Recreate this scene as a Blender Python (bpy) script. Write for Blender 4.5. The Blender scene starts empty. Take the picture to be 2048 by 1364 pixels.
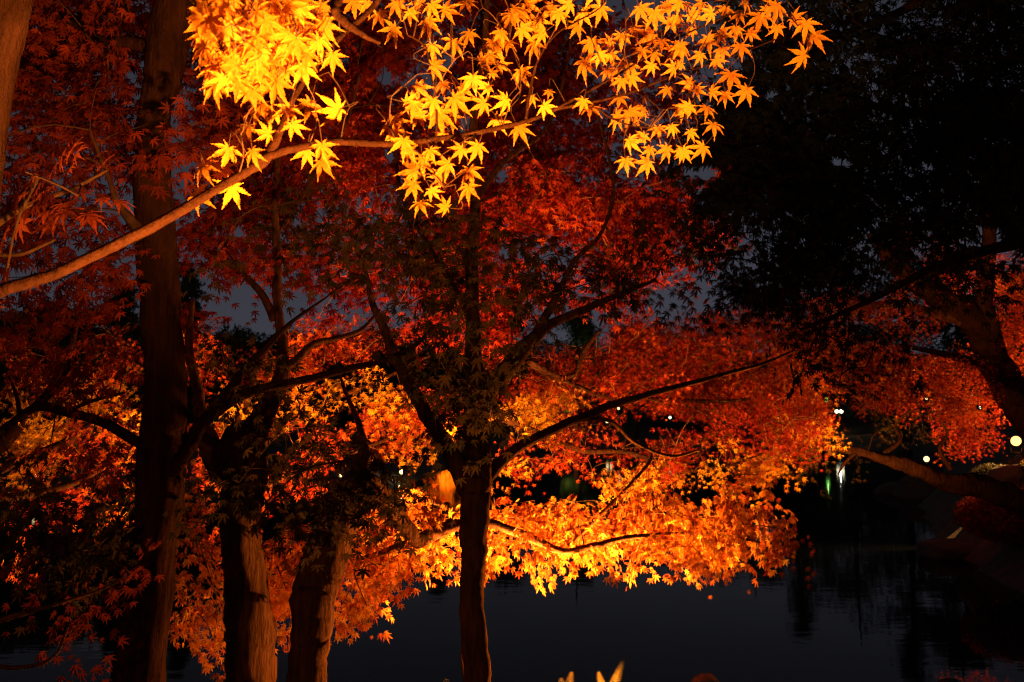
import bpy, math, random
import numpy as np
rng = np.random.default_rng(7)
random.seed(7)
S = bpy.context.scene
COL = S.collection

# ------------------------------------------------------------------ camera
F = 1991.0                      # focal length in pixels of a 2048 wide frame (35 mm lens)
EYE = np.array([0.0, 0.0, 2.5])
PITCH = math.atan((845 - 682) / F)
cd = bpy.data.cameras.new('camera')
cam = bpy.data.objects.new('camera', cd)
COL.objects.link(cam)
cam.location = EYE
cam.rotation_euler = (math.pi / 2 + PITCH, 0, 0)
cd.sensor_width = 36.0
cd.lens = 36.0 * F / 2048
cd.clip_start = 0.05
cd.clip_end = 2000
cd.dof.use_dof = True
cd.dof.focus_distance = 3.6
cd.dof.aperture_fstop = 10.0
S.camera = cam
FW = np.array([0, math.cos(PITCH), math.sin(PITCH)])
UP = np.array([0, -math.sin(PITCH), math.cos(PITCH)])
RT = np.array([1.0, 0, 0])

def P(px, py, d):
    """point of the place seen at a pixel of the photograph, d metres away"""
    return EYE + d * (FW + (px - 1024) / F * RT - (py - 682) / F * UP)

# ------------------------------------------------------------------ sky, dusk glow, exposure
W = bpy.data.worlds.new('World')
S.world = W
W.use_nodes = True
nt = W.node_tree
bg = nt.nodes['Background']
sky = nt.nodes.new('ShaderNodeTexSky')
sky.sky_type = 'NISHITA'
sky.sun_disc = False
sky.sun_elevation = math.radians(0.0)
sky.sun_rotation = math.radians(200)
sky.air_density = 1.0
sky.dust_density = 2.5
wc = nt.nodes.new('ShaderNodeTexCoord')      # city glow evens the dusk sky out
wm = nt.nodes.new('ShaderNodeMapping')
wm.inputs['Location'].default_value = (0, 0, .35)
nt.links.new(wc.outputs['Generated'], wm.inputs[0])
nt.links.new(wm.outputs[0], sky.inputs['Vector'])
hs = nt.nodes.new('ShaderNodeHueSaturation')
hs.inputs['Saturation'].default_value = 0.35
nt.links.new(sky.outputs[0], hs.inputs['Color'])
tint = nt.nodes.new('ShaderNodeMix')
tint.data_type = 'RGBA'; tint.blend_type = 'MULTIPLY'
tint.inputs[0].default_value = 1.0
tint.inputs[7].default_value = (.9, .86, 1.08, 1)
nt.links.new(hs.outputs[0], tint.inputs[6])
nt.links.new(tint.outputs[2], bg.inputs['Color'])
bg.inputs['Strength'].default_value = 0.105
S.view_settings.view_transform = 'Standard'
S.view_settings.look = 'None'
S.view_settings.exposure = 0.0
S.view_settings.gamma = 1.0
S.cycles.max_bounces = 5
S.cycles.diffuse_bounces = 2
S.cycles.glossy_bounces = 2
S.cycles.transmission_bounces = 3
S.cycles.transparent_max_bounces = 4
S.cycles.sample_clamp_indirect = 4.0
S.cycles.use_denoising = True
S.cycles.filter_width = 1.15

sd = bpy.data.lights.new('afterglow', 'SUN')
sd.energy = 0.004
sd.angle = math.radians(20)
sd.color = (1, .9, .8)
so = bpy.data.objects.new('afterglow', sd)
COL.objects.link(so)
so.rotation_euler = (math.radians(88), 0, math.radians(200))

WARM = (1.0, 0.48, 0.09)

# ------------------------------------------------------------------ materials
def mat(name):
    m = bpy.data.materials.new(name)
    m.use_nodes = True
    n = m.node_tree.nodes
    return m, n, m.node_tree.links, n['Principled BSDF']

def leaf_mat(name, c0, c1, c2=None, scale=1.2, trans=0.4, veins=False, var=0.35):
    m, n, l, b = mat(name)
    geo = n.new('ShaderNodeNewGeometry')
    tc = n.new('ShaderNodeTexCoord')
    noi = n.new('ShaderNodeTexNoise')
    noi.inputs['Scale'].default_value = scale
    noi.inputs['Detail'].default_value = 1.5
    l.new(tc.outputs['Object'], noi.inputs['Vector'])
    mix = n.new('ShaderNodeMath'); mix.operation = 'MULTIPLY_ADD'
    l.new(geo.outputs['Random Per Island'], mix.inputs[0])
    mix.inputs[1].default_value = var * 1.6
    l.new(noi.outputs[0], mix.inputs[2])
    off = n.new('ShaderNodeMath'); off.operation = 'SUBTRACT'
    l.new(mix.outputs[0], off.inputs[0]); off.inputs[1].default_value = var * 0.8
    r = n.new('ShaderNodeValToRGB')
    r.color_ramp.elements[0].position = 0.3
    r.color_ramp.elements[1].position = 0.72
    r.color_ramp.elements[0].color = (*c0, 1)
    r.color_ramp.elements[1].color = (*c1, 1)
    if c2:
        e = r.color_ramp.elements.new(0.9); e.color = (*c2, 1)
    l.new(off.outputs[0], r.inputs[0])
    colour = r.outputs[0]
    if veins:
        at = n.new('ShaderNodeAttribute'); at.attribute_name = 'vein'
        vr = n.new('ShaderNodeValToRGB')
        vr.color_ramp.elements[0].position = 0.0
        vr.color_ramp.elements[1].position = 0.13
        vr.color_ramp.elements[0].color = (.62, .52, .45, 1)
        vr.color_ramp.elements[1].color = (1, 1, 1, 1)
        l.new(at.outputs['Fac'], vr.inputs[0])
        mm = n.new('ShaderNodeMix'); mm.data_type = 'RGBA'; mm.blend_type = 'MULTIPLY'
        mm.inputs[0].default_value = 1
        l.new(colour, mm.inputs[6]); l.new(vr.outputs[0], mm.inputs[7])
        # small brown blemishes
        n2 = n.new('ShaderNodeTexNoise'); n2.inputs['Scale'].default_value = 55
        n2.inputs['Detail'].default_value = 4
        l.new(tc.outputs['Object'], n2.inputs['Vector'])
        r2 = n.new('ShaderNodeValToRGB')
        r2.color_ramp.elements[0].position = .28; r2.color_ramp.elements[1].position = .42
        r2.color_ramp.elements[0].color = (.55, .36, .3, 1); r2.color_ramp.elements[1].color = (1, 1, 1, 1)
        l.new(n2.outputs[0], r2.inputs[0])
        m3 = n.new('ShaderNodeMix'); m3.data_type = 'RGBA'; m3.blend_type = 'MULTIPLY'
        m3.inputs[0].default_value = 1
        l.new(mm.outputs[2], m3.inputs[6]); l.new(r2.outputs[0], m3.inputs[7])
        colour = m3.outputs[2]
    l.new(colour, b.inputs['Base Color'])
    b.inputs['Roughness'].default_value = 0.65
    b.inputs['Specular IOR Level'].default_value = 0.06
    t = n.new('ShaderNodeBsdfTranslucent')
    l.new(colour, t.inputs['Color'])
    ms = n.new('ShaderNodeMixShader')
    ms.inputs[0].default_value = trans
    l.new(b.outputs[0], ms.inputs[1]); l.new(t.outputs[0], ms.inputs[2])
    l.new(ms.outputs[0], n['Material Output'].inputs['Surface'])
    return m

M = {}
M['hero'] = leaf_mat('golden_maple_leaf', (.6, .165, .01), (.74, .25, .015), scale=.9, veins=True, var=.3)
M['rednear'] = leaf_mat('scarlet_maple_leaf', (.16, .016, .008), (.3, .04, .01), scale=3)
M['orange'] = leaf_mat('orange_maple_leaf', (.5, .075, .01), (.66, .2, .015), (.7, .3, .02), scale=1.6)
M['gold'] = leaf_mat('yellow_maple_leaf', (.6, .17, .012), (.72, .3, .02), scale=1.5)
M['flame'] = leaf_mat('flame_maple_leaf', (.22, .009, .007), (.52, .07, .011), (.7, .24, .02), scale=.9)
M['red'] = leaf_mat('crimson_maple_leaf', (.16, .008, .007), (.33, .026, .01), (.5, .08, .015), scale=1.4)
M['russet'] = leaf_mat('russet_maple_leaf', (.14, .016, .008), (.31, .03, .01), (.5, .065, .013), scale=2.2)
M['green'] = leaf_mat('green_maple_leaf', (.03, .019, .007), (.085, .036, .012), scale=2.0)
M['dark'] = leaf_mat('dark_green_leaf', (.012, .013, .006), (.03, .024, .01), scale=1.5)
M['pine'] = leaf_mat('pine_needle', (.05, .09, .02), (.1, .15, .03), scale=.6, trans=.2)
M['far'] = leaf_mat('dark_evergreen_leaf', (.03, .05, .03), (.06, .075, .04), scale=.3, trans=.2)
M['fern'] = leaf_mat('fern_frond', (.2, .12, .015), (.36, .2, .025), scale=8)
M['grass'] = leaf_mat('dry_grass', (.3, .16, .04), (.45, .24, .06), scale=2)

def bark(name, c0, c1, sx=34, sz=5, bump=1.0):
    m, n, l, b = mat(name)
    tc = n.new('ShaderNodeTexCoord')
    mp = n.new('ShaderNodeMapping')
    mp.inputs['Scale'].default_value = (sx, sx, sz)
    l.new(tc.outputs['Object'], mp.inputs[0])
    a = n.new('ShaderNodeTexNoise'); a.inputs['Scale'].default_value = 1
    a.inputs['Detail'].default_value = 6; a.inputs['Roughness'].default_value = .65
    l.new(mp.outputs[0], a.inputs['Vector'])
    big = n.new('ShaderNodeTexNoise'); big.inputs['Scale'].default_value = 5
    big.inputs['Detail'].default_value = 3
    l.new(tc.outputs['Object'], big.inputs['Vector'])
    ad = n.new('ShaderNodeMath'); ad.operation = 'MULTIPLY_ADD'
    l.new(big.outputs[0], ad.inputs[0]); ad.inputs[1].default_value = .6
    l.new(a.outputs[0], ad.inputs[2])
    r = n.new('ShaderNodeValToRGB')
    r.color_ramp.elements[0].position = .55; r.color_ramp.elements[1].position = 1.05
    r.color_ramp.elements[0].color = (*c0, 1); r.color_ramp.elements[1].color = (*c1, 1)
    l.new(ad.outputs[0], r.inputs[0])
    l.new(r.outputs[0], b.inputs['Base Color'])
    b.inputs['Roughness'].default_value = 1.0
    b.inputs['Specular IOR Level'].default_value = 0.0
    bp = n.new('ShaderNodeBump'); bp.inputs['Strength'].default_value = bump
    bp.inputs['Distance'].default_value = .035
    l.new(a.outputs[0], bp.inputs['Height']); l.new(bp.outputs[0], b.inputs['Normal'])
    return m
M['bark'] = bark('maple_bark', (.03, .009, .004), (.19, .06, .022))
M['twig'] = bark('twig_bark', (.05, .018, .009), (.12, .045, .02), 60, 30, .3)
M['bough'] = bark('bough_bark', (.018, .0055, .003), (.05, .014, .006), 60, 30, .6)
M['darkbark'] = bark('dark_bark', (.018, .006, .004), (.06, .018, .008))

def plain(name, c, rough=.5, metal=0.0, emit=None, es=0):
    m, n, l, b = mat(name)
    tc = n.new('ShaderNodeTexCoord'); a = n.new('ShaderNodeTexNoise')
    a.inputs['Scale'].default_value = 9; a.inputs['Detail'].default_value = 3
    l.new(tc.outputs['Object'], a.inputs['Vector'])
    mx = n.new('ShaderNodeMix'); mx.data_type = 'RGBA'
    mx.inputs[6].default_value = (*[v * .75 for v in c], 1); mx.inputs[7].default_value = (*[min(1, v * 1.2) for v in c], 1)
    l.new(a.outputs[0], mx.inputs[0]); l.new(mx.outputs[2], b.inputs['Base Color'])
    b.inputs['Roughness'].default_value = rough
    b.inputs['Metallic'].default_value = metal
    if emit:
        b.inputs['Emission Color'].default_value = (*emit, 1)
        b.inputs['Emission Strength'].default_value = es
    return m
M['metal'] = plain('black_painted_metal', (.03, .03, .03), .45, .3)
M['lens'] = plain('lit_lamp_lens', (.8, .7, .5), .3, 0, (1, .62, .25), 14)
M['lenshot'] = plain('blazing_lamp_lens', (.8, .7, .5), .3, 0, (1, .5, .13), 3.2)
M['lensred'] = plain('lit_amber_lens', (.8, .5, .3), .3, 0, (1, .4, .12), 8)
M['globe'] = plain('lit_white_globe', (.85, .85, .8), .3, 0, (1, .9, .58), 3.0)
M['globewarm'] = plain('lit_warm_globe', (.85, .8, .7), .3, 0, (1, .66, .28), 2.4)
M['globegreen'] = plain('lit_green_globe', (.4, .8, .3), .3, 0, (.25, .85, .1), 1.2)
M['rock'] = plain('weathered_rock', (.06, .045, .04), 1.0)

def ground_mat():
    m, n, l, b = mat('dark_soil')
    tc = n.new('ShaderNodeTexCoord'); a = n.new('ShaderNodeTexNoise')
    a.inputs['Scale'].default_value = 2.5; a.inputs['Detail'].default_value = 7
    l.new(tc.outputs['Object'], a.inputs['Vector'])
    r = n.new('ShaderNodeValToRGB')
    r.color_ramp.elements[0].position = .35; r.color_ramp.elements[1].position = .7
    r.color_ramp.elements[0].color = (.03, .022, .013, 1); r.color_ramp.elements[1].color = (.1, .065, .03, 1)
    l.new(a.outputs[0], r.inputs[0]); l.new(r.outputs[0], b.inputs['Base Color'])
    b.inputs['Roughness'].default_value = .95
    bp = n.new('ShaderNodeBump'); bp.inputs['Distance'].default_value = .05
    l.new(a.outputs[0], bp.inputs['Height']); l.new(bp.outputs[0], b.inputs['Normal'])
    return m
M['soil'] = ground_mat()

def water_mat():
    m, n, l, b = mat('pond_water')
    b.inputs['Base Color'].default_value = (.004, .006, .008, 1)
    b.inputs['Roughness'].default_value = .03
    b.inputs['IOR'].default_value = 1.2
    b.inputs['Specular IOR Level'].default_value = .15
    b.inputs['Specular Tint'].default_value = (.74, .86, 1.0, 1)
    tc = n.new('ShaderNodeTexCoord'); mp = n.new('ShaderNodeMapping')
    mp.inputs['Scale'].default_value = (1.0, 1.8, 1)
    l.new(tc.outputs['Object'], mp.inputs[0])
    a = n.new('ShaderNodeTexNoise'); a.inputs['Scale'].default_value = 1.6; a.inputs['Detail'].default_value = 3
    l.new(mp.outputs[0], a.inputs['Vector'])
    bp = n.new('ShaderNodeBump'); bp.inputs['Strength'].default_value = .09; bp.inputs['Distance'].default_value = .02
    l.new(a.outputs[0], bp.inputs['Height']); l.new(bp.outputs[0], b.inputs['Normal'])
    return m
M['water'] = water_mat()

# ------------------------------------------------------------------ helpers
def tag(o, label=None, cat=None, group=None, kind=None):
    if label: o['label'] = label
    if cat: o['category'] = cat
    if group: o['group'] = group
    if kind: o['kind'] = kind
    return o

def mesh_obj(name, V, T, m, parent=None, smooth=False, attr=None, extra=None):
    me = bpy.data.meshes.new(name)
    V = np.asarray(V, dtype=np.float32).reshape(-1, 3)
    T = np.asarray(T, dtype=np.int32).reshape(-1, 3)
    n1 = len(T)
    if extra is not None and extra[0].V:        # twigs that carry the leaves, second material
        EV = np.concatenate(extra[0].V).astype(np.float32); ET = np.concatenate(extra[0].T).astype(np.int32)
        T = np.concatenate([T, ET + len(V)]).astype(np.int32)
        if attr is not None: attr = np.concatenate([attr, np.ones(len(EV))])
        V = np.concatenate([V, EV])
    o = bpy.data.objects.new(name, me)
    COL.objects.link(o)
    if parent is not None:
        o.parent = parent
        V = V - np.array(parent_world(parent), dtype=np.float32)
    me.vertices.add(len(V)); me.vertices.foreach_set('co', V.ravel())
    me.loops.add(len(T) * 3); me.loops.foreach_set('vertex_index', T.ravel())
    me.polygons.add(len(T))
    me.polygons.foreach_set('loop_start', np.arange(0, len(T) * 3, 3, dtype=np.int32))
    me.polygons.foreach_set('loop_total', np.full(len(T), 3, dtype=np.int32))
    if smooth:
        me.polygons.foreach_set('use_smooth', np.ones(len(T), dtype=bool))
    if attr is not None:
        a = me.attributes.new('vein', 'FLOAT', 'POINT')
        a.data.foreach_set('value', np.asarray(attr, dtype=np.float32))
    me.update(calc_edges=True)
    me.materials.append(m)
    if len(T) > n1:
        me.materials.append(extra[1])
        mi = np.zeros(len(T), dtype=np.int32); mi[n1:] = 1
        me.polygons.foreach_set('material_index', mi)
    return o

def parent_world(o):
    p = np.zeros(3)
    while o is not None:
        p += np.array(o.location); o = o.parent
    return p

def empty(name, loc, label, cat, group=None):
    o = bpy.data.objects.new(name, None)
    o.empty_display_size = .2
    COL.objects.link(o)
    o.location = loc
    return tag(o, label, cat, group)

class Geo:
    def __init__(s): s.V = []; s.T = []; s.n = 0
    def add(s, V, T):
        V = np.asarray(V, float).reshape(-1, 3)
        s.V.append(V); s.T.append(np.asarray(T, int).reshape(-1, 3) + s.n); s.n += len(V)
    def build(s, name, m, parent=None, smooth=False):
        if not s.V: return None
        return mesh_obj(name, np.concatenate(s.V), np.concatenate(s.T), m, parent, smooth)

def norm(v):
    v = np.asarray(v, float)
    return v / (np.linalg.norm(v, axis=-1, keepdims=True) + 1e-12)

def spline(pts, n):
    """Catmull-Rom through pts (k,dim), n samples"""
    p = np.asarray(pts, float)
    if len(p) == 2:
        t = np.linspace(0, 1, n)[:, None]
        return p[0] * (1 - t) + p[1] * t
    q = np.vstack([2 * p[0] - p[1], p, 2 * p[-1] - p[-2]])
    u = np.linspace(0, len(p) - 1 - 1e-9, n)
    i = u.astype(int); t = (u - i)[:, None]
    a, b, c, d = q[i], q[i + 1], q[i + 2], q[i + 3]
    return .5 * (2 * b + (c - a) * t + (2 * a - 5 * b + 4 * c - d) * t ** 2 + (3 * b - a - 3 * c + d) * t ** 3)

def tube(geo, C, R, sides=10, wob=0.0, seed=0, cap=True):
    C = np.asarray(C, float); R = np.asarray(R, float); n = len(C)
    tg = norm(np.gradient(C, axis=0))
    ref = np.array([0, 0, 1.0]) if abs(tg[0][2]) < .8 else np.array([0, 1.0, 0])
    u = norm(np.cross(tg[0], ref)); U = [u]
    for k in range(1, n):
        u = u - tg[k] * np.dot(u, tg[k]); u = u / (np.linalg.norm(u) + 1e-9); U.append(u)
    U = np.array(U); Vv = np.cross(tg, U)
    a = np.linspace(0, 2 * math.pi, sides, endpoint=False)
    if wob:
        rs = np.random.default_rng(seed)
        s = np.arange(n)[:, None] * .35
        w = 1 + wob * (np.sin(a * 2 + s * .6 + rs.uniform(0, 6)) * .5 + np.sin(a * 3 + s * 1.1 + rs.uniform(0, 6)) * .35
                       + np.sin(a * 5 - s * .8 + rs.uniform(0, 6)) * .3 + rs.normal(0, .18, (n, sides)))
    else:
        w = np.ones((n, sides))
    ring = C[:, None, :] + (R[:, None] * w)[..., None] * (np.cos(a)[None, :, None] * U[:, None, :] + np.sin(a)[None, :, None] * Vv[:, None, :])
    V = ring.reshape(-1, 3)
    i = np.arange(n - 1)[:, None] * sides; j = np.arange(sides)[None, :]; j2 = (j + 1) % sides
    A = (i + j).ravel(); B = (i + j2).ravel(); Cc = (i + sides + j2).ravel(); D = (i + sides + j).ravel()
    T = np.concatenate([np.stack([A, B, Cc], 1), np.stack([A, Cc, D], 1)])
    if cap:
        V = np.vstack([V, C[-1] + tg[-1] * R[-1] * .6, C[0] - tg[0] * R[0] * .2])
        k = np.arange(sides); k2 = (k + 1) % sides; e = (n - 1) * sides
        T = np.concatenate([T, np.stack([e + k, e + k2, np.full(sides, n * sides)], 1), np.stack([k2, k, np.full(sides, n * sides + 1)], 1)])
    geo.add(V, T)

# ------------------------------------------------------------------ terrain
SHORE = np.array([(-45, 8), (-20, 7.0), (-8, 7.5), (0, 8.2), (4.2, 8.3), (6.4, 9.4), (7.0, 12), (7.9, 16), (8.5, 19.5), (10.2, 24), (12.8, 31),
                  (18, 42), (24, 55), (33, 75), (40, 98), (43, 118), (40, 127), (30, 124), (20, 116), (9, 104), (2, 90), (-1.5, 75), (-3, 60),
                  (-4, 46), (-4.4, 37), (-8, 33.5), (-14, 32), (-25, 30), (-45, 26)], float)
def pond_dist(x, y):
    """positive on land, negative in the pond"""
    p = np.stack([np.ravel(x), np.ravel(y)], 1); d = np.full(len(p), 1e9); inside = np.zeros(len(p), bool)
    k = len(SHORE)
    for i in range(k):
        a = SHORE[i]; b = SHORE[(i + 1) % k]; ab = b - a
        t = np.clip(((p - a) @ ab) / (ab @ ab), 0, 1)
        d = np.minimum(d, np.linalg.norm(p - (a + t[:, None] * ab), axis=1))
        c = (a[1] > p[:, 1]) != (b[1] > p[:, 1])
        with np.errstate(divide='ignore', invalid='ignore'):
            xi = (b[0] - a[0]) * (p[:, 1] - a[1]) / (b[1] - a[1]) + a[0]
        inside ^= c & (p[:, 0] < xi)
    return np.where(inside, -d, d).reshape(np.shape(x))
def height(x, y):
    x = np.asarray(x, float); y = np.asarray(y, float)
    d = pond_dist(x, y)
    near = .06 + .24 * np.minimum(np.maximum(d, 0), 3.5) + .03 * np.clip(d - 3.5, 0, 30)
    right = .1 + 2.0 * (1 - np.exp(-np.maximum(d, 0) / 1.5)) + .02 * np.maximum(d, 0)
    far = .1 + .9 * (1 - np.exp(-np.maximum(d, 0) / 3)) + 15 * np.clip((d - 8) / 70, 0, 1) ** 1.2
    wr = np.clip((x - 6) / 2.5, 0, 1) * np.clip((y - 7) / 4, 0, 1) * np.clip((60 - y) / 15, 0, 1)
    wf = np.clip((y - 26) / 10, 0, 1) * (1 - wr)
    h = near * (1 - wr) * (1 - wf) + right * wr + far * wf * (1 - wr)
    h = h + .05 * np.sin(x * 1.7 + y * .6) * np.sin(y * 1.3 - x * .4) * np.clip(d, 0, 1)
    bed = -.05 - .9 * (1 - np.exp(np.minimum(d, 0) / 1.6))
    return np.where(d > 0, h, bed)
def grid_axis(lo, hi, c, n, p=2.2):
    t = np.linspace(-1, 1, n)
    s = np.sign(t) * np.abs(t) ** p
    return np.where(s < 0, c + s * (c - lo), c + s * (hi - c))
gx = grid_axis(-700, 700, 2, 190, 3); gy = grid_axis(-400, 1000, 14, 210, 3)
GX, GY = np.meshgrid(gx, gy)
GZ = height(GX, GY)
nx_, ny_ = len(gx), len(gy)
ii = (np.arange(ny_ - 1)[:, None] * nx_ + np.arange(nx_ - 1)[None, :]).ravel()
tag(mesh_obj('ground', np.stack([GX, GY, GZ], -1).reshape(-1, 3),
             np.concatenate([np.stack([ii, ii + 1, ii + nx_ + 1], 1), np.stack([ii, ii + nx_ + 1, ii + nx_], 1)]), M['soil'], smooth=True), kind='structure')
tag(mesh_obj('pond_water', [(-48, 5, 0), (60, 5, 0), (60, 140, 0), (-48, 140, 0)], [(0, 1, 2), (0, 2, 3)], M['water']), kind='structure')
def gz(x, y): return float(height(np.array([x]), np.array([y]))[0])

# ------------------------------------------------------------------ leaves
LOBES = [(-128, .36), (-80, .74), (-40, .95), (0, 1.06), (40, .95), (80, .74), (128, .36)]
def leaf_template(detail, curl, fold, rs):
    """a maple leaf, tip along +Y, lobes reaching about 1; returns V,T,vein"""
    V = [(0, 0)]; vein = [0.]; T = []
    lobes = [(a + rs.normal(0, 3), L * (1 + rs.normal(0, .05))) for a, L in LOBES]
    if detail == 0: lobes = [(-100, .62), (-48, .92), (0, 1.05), (48, .92), (100, .62)]
    def pol(a, r, off=0):
        a = math.radians(a); return (r * math.sin(a) + off * math.cos(a), r * math.cos(a) - off * math.sin(a))
    sin_r = .21 if detail else .22
    sin_a = [lobes[0][0] - 30] + [(lobes[i][0] + lobes[i + 1][0]) / 2 for i in range(len(lobes) - 1)] + [lobes[-1][0] + 30]
    sidx = []
    for k, a in enumerate(sin_a):
        r = .08 if k in (0, len(sin_a) - 1) else sin_r
        sidx.append(len(V)); V.append(pol(a, r)); vein.append(1.)
    for k, (a, L) in enumerate(lobes):
        w = (.12 if detail else .12) * L
        if detail == 0:
            t = len(V); V.append(pol(a, L)); vein.append(0.)
            T += [(0, sidx[k], t), (0, t, sidx[k + 1])]
        elif detail == 1:
            l_ = len(V); V += [pol(a, .52 * L, -w), pol(a, L), pol(a, .52 * L, w)]; vein += [1., 0., 1.]
            T += [(0, sidx[k], l_), (0, l_, l_ + 1), (0, l_ + 1, l_ + 2), (0, l_ + 2, sidx[k + 1])]
        else:
            ts = [.34, .42, .5, .58, .66, .74, .82, .9]
            prof = [.93, 1.03, 1.0, .86, .66, .46, .28, .13]
            axis = []; le = []; ri = []
            for q, (tt, pr) in enumerate(zip(ts, prof)):
                sr = .022 if q % 2 else -.004
                axis.append(len(V)); V.append(pol(a, tt * L)); vein.append(0.)
                le.append(len(V)); V.append(pol(a, tt * L + (.03 if q % 2 else 0), -(w * pr + sr * .7))); vein.append(1.)
                ri.append(len(V)); V.append(pol(a, tt * L + (.03 if q % 2 else 0), (w * pr + sr * .7))); vein.append(1.)
            tip = len(V); V.append(pol(a, L * 1.06)); vein.append(.5)
            T += [(0, sidx[k], le[0]), (0, le[0], axis[0]), (0, axis[0], ri[0]), (0, ri[0], sidx[k + 1])]
            for q in range(len(ts) - 1):
                T += [(axis[q], le[q], le[q + 1]), (axis[q], le[q + 1], axis[q + 1]), (axis[q], axis[q + 1], ri[q + 1]), (axis[q], ri[q + 1], ri[q])]
            T += [(axis[-1], le[-1], tip), (axis[-1], tip, ri[-1])]
    V = np.array(V, float); vein = np.array(vein)
    r = np.hypot(V[:, 0], V[:, 1])
    z = -curl * r ** 2 + fold * vein * .5 * np.minimum(r * 3, 1) + rs.normal(0, .012, len(V)) * (r > .3)
    z += curl * .5 * V[:, 0] * V[:, 1] * rs.normal(0, 1)
    return np.column_stack([V, z]), np.array(T, int), vein
TPL = {}
for dtl in (0, 1, 2):
    rs = np.random.default_rng(20 + dtl)
    TPL[dtl] = [leaf_template(dtl, rs.uniform(.02, .42), rs.uniform(.02, .14), rs) for _ in range(8)]

def leaves_mesh(name, pos, tip, nrm, size, detail, m, parent, extra=None):
    """every leaf: position of its stalk end, direction of its middle lobe, normal, width in metres"""
    pos = np.asarray(pos, float); tip = norm(tip); nrm = np.asarray(nrm, float)
    nrm = norm(nrm - tip * np.sum(nrm * tip, 1, keepdims=True)); sx = np.cross(tip, nrm)
    size = np.asarray(size, float) * .64
    kind = rng.integers(0, 8, len(pos))
    VV = []; TT = []; AA = []; off = 0
    for k in range(8):
        idx = np.where(kind == k)[0]
        if not len(idx): continue
        V, T, ve = TPL[detail][k]
        G = (pos[idx, None, :] + size[idx, None, None] * (V[None, :, 0, None] * sx[idx, None, :] + V[None, :, 1, None] * tip[idx, None, :] + V[None, :, 2, None] * nrm[idx, None, :]))
        VV.append(G.reshape(-1, 3))
        TT.append((T[None] + (np.arange(len(idx)) * len(V))[:, None, None]).reshape(-1, 3) + off)
        AA.append(np.tile(ve, len(idx))); off += len(idx) * len(V)
    return mesh_obj(name, np.concatenate(VV), np.concatenate(TT), m, parent, attr=np.concatenate(AA) if detail == 2 else None, extra=extra)

_ns = np.random.default_rng(3)
_nk = norm(_ns.normal(0, 1, (9, 3))) * _ns.uniform(.7, 1.6, (9, 1)); _np = _ns.uniform(0, 6.28, 9)
def clump(p, scale):
    return np.sin((p / scale) @ _nk.T * 2.2 + _np).sum(1) / 4.0

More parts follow.
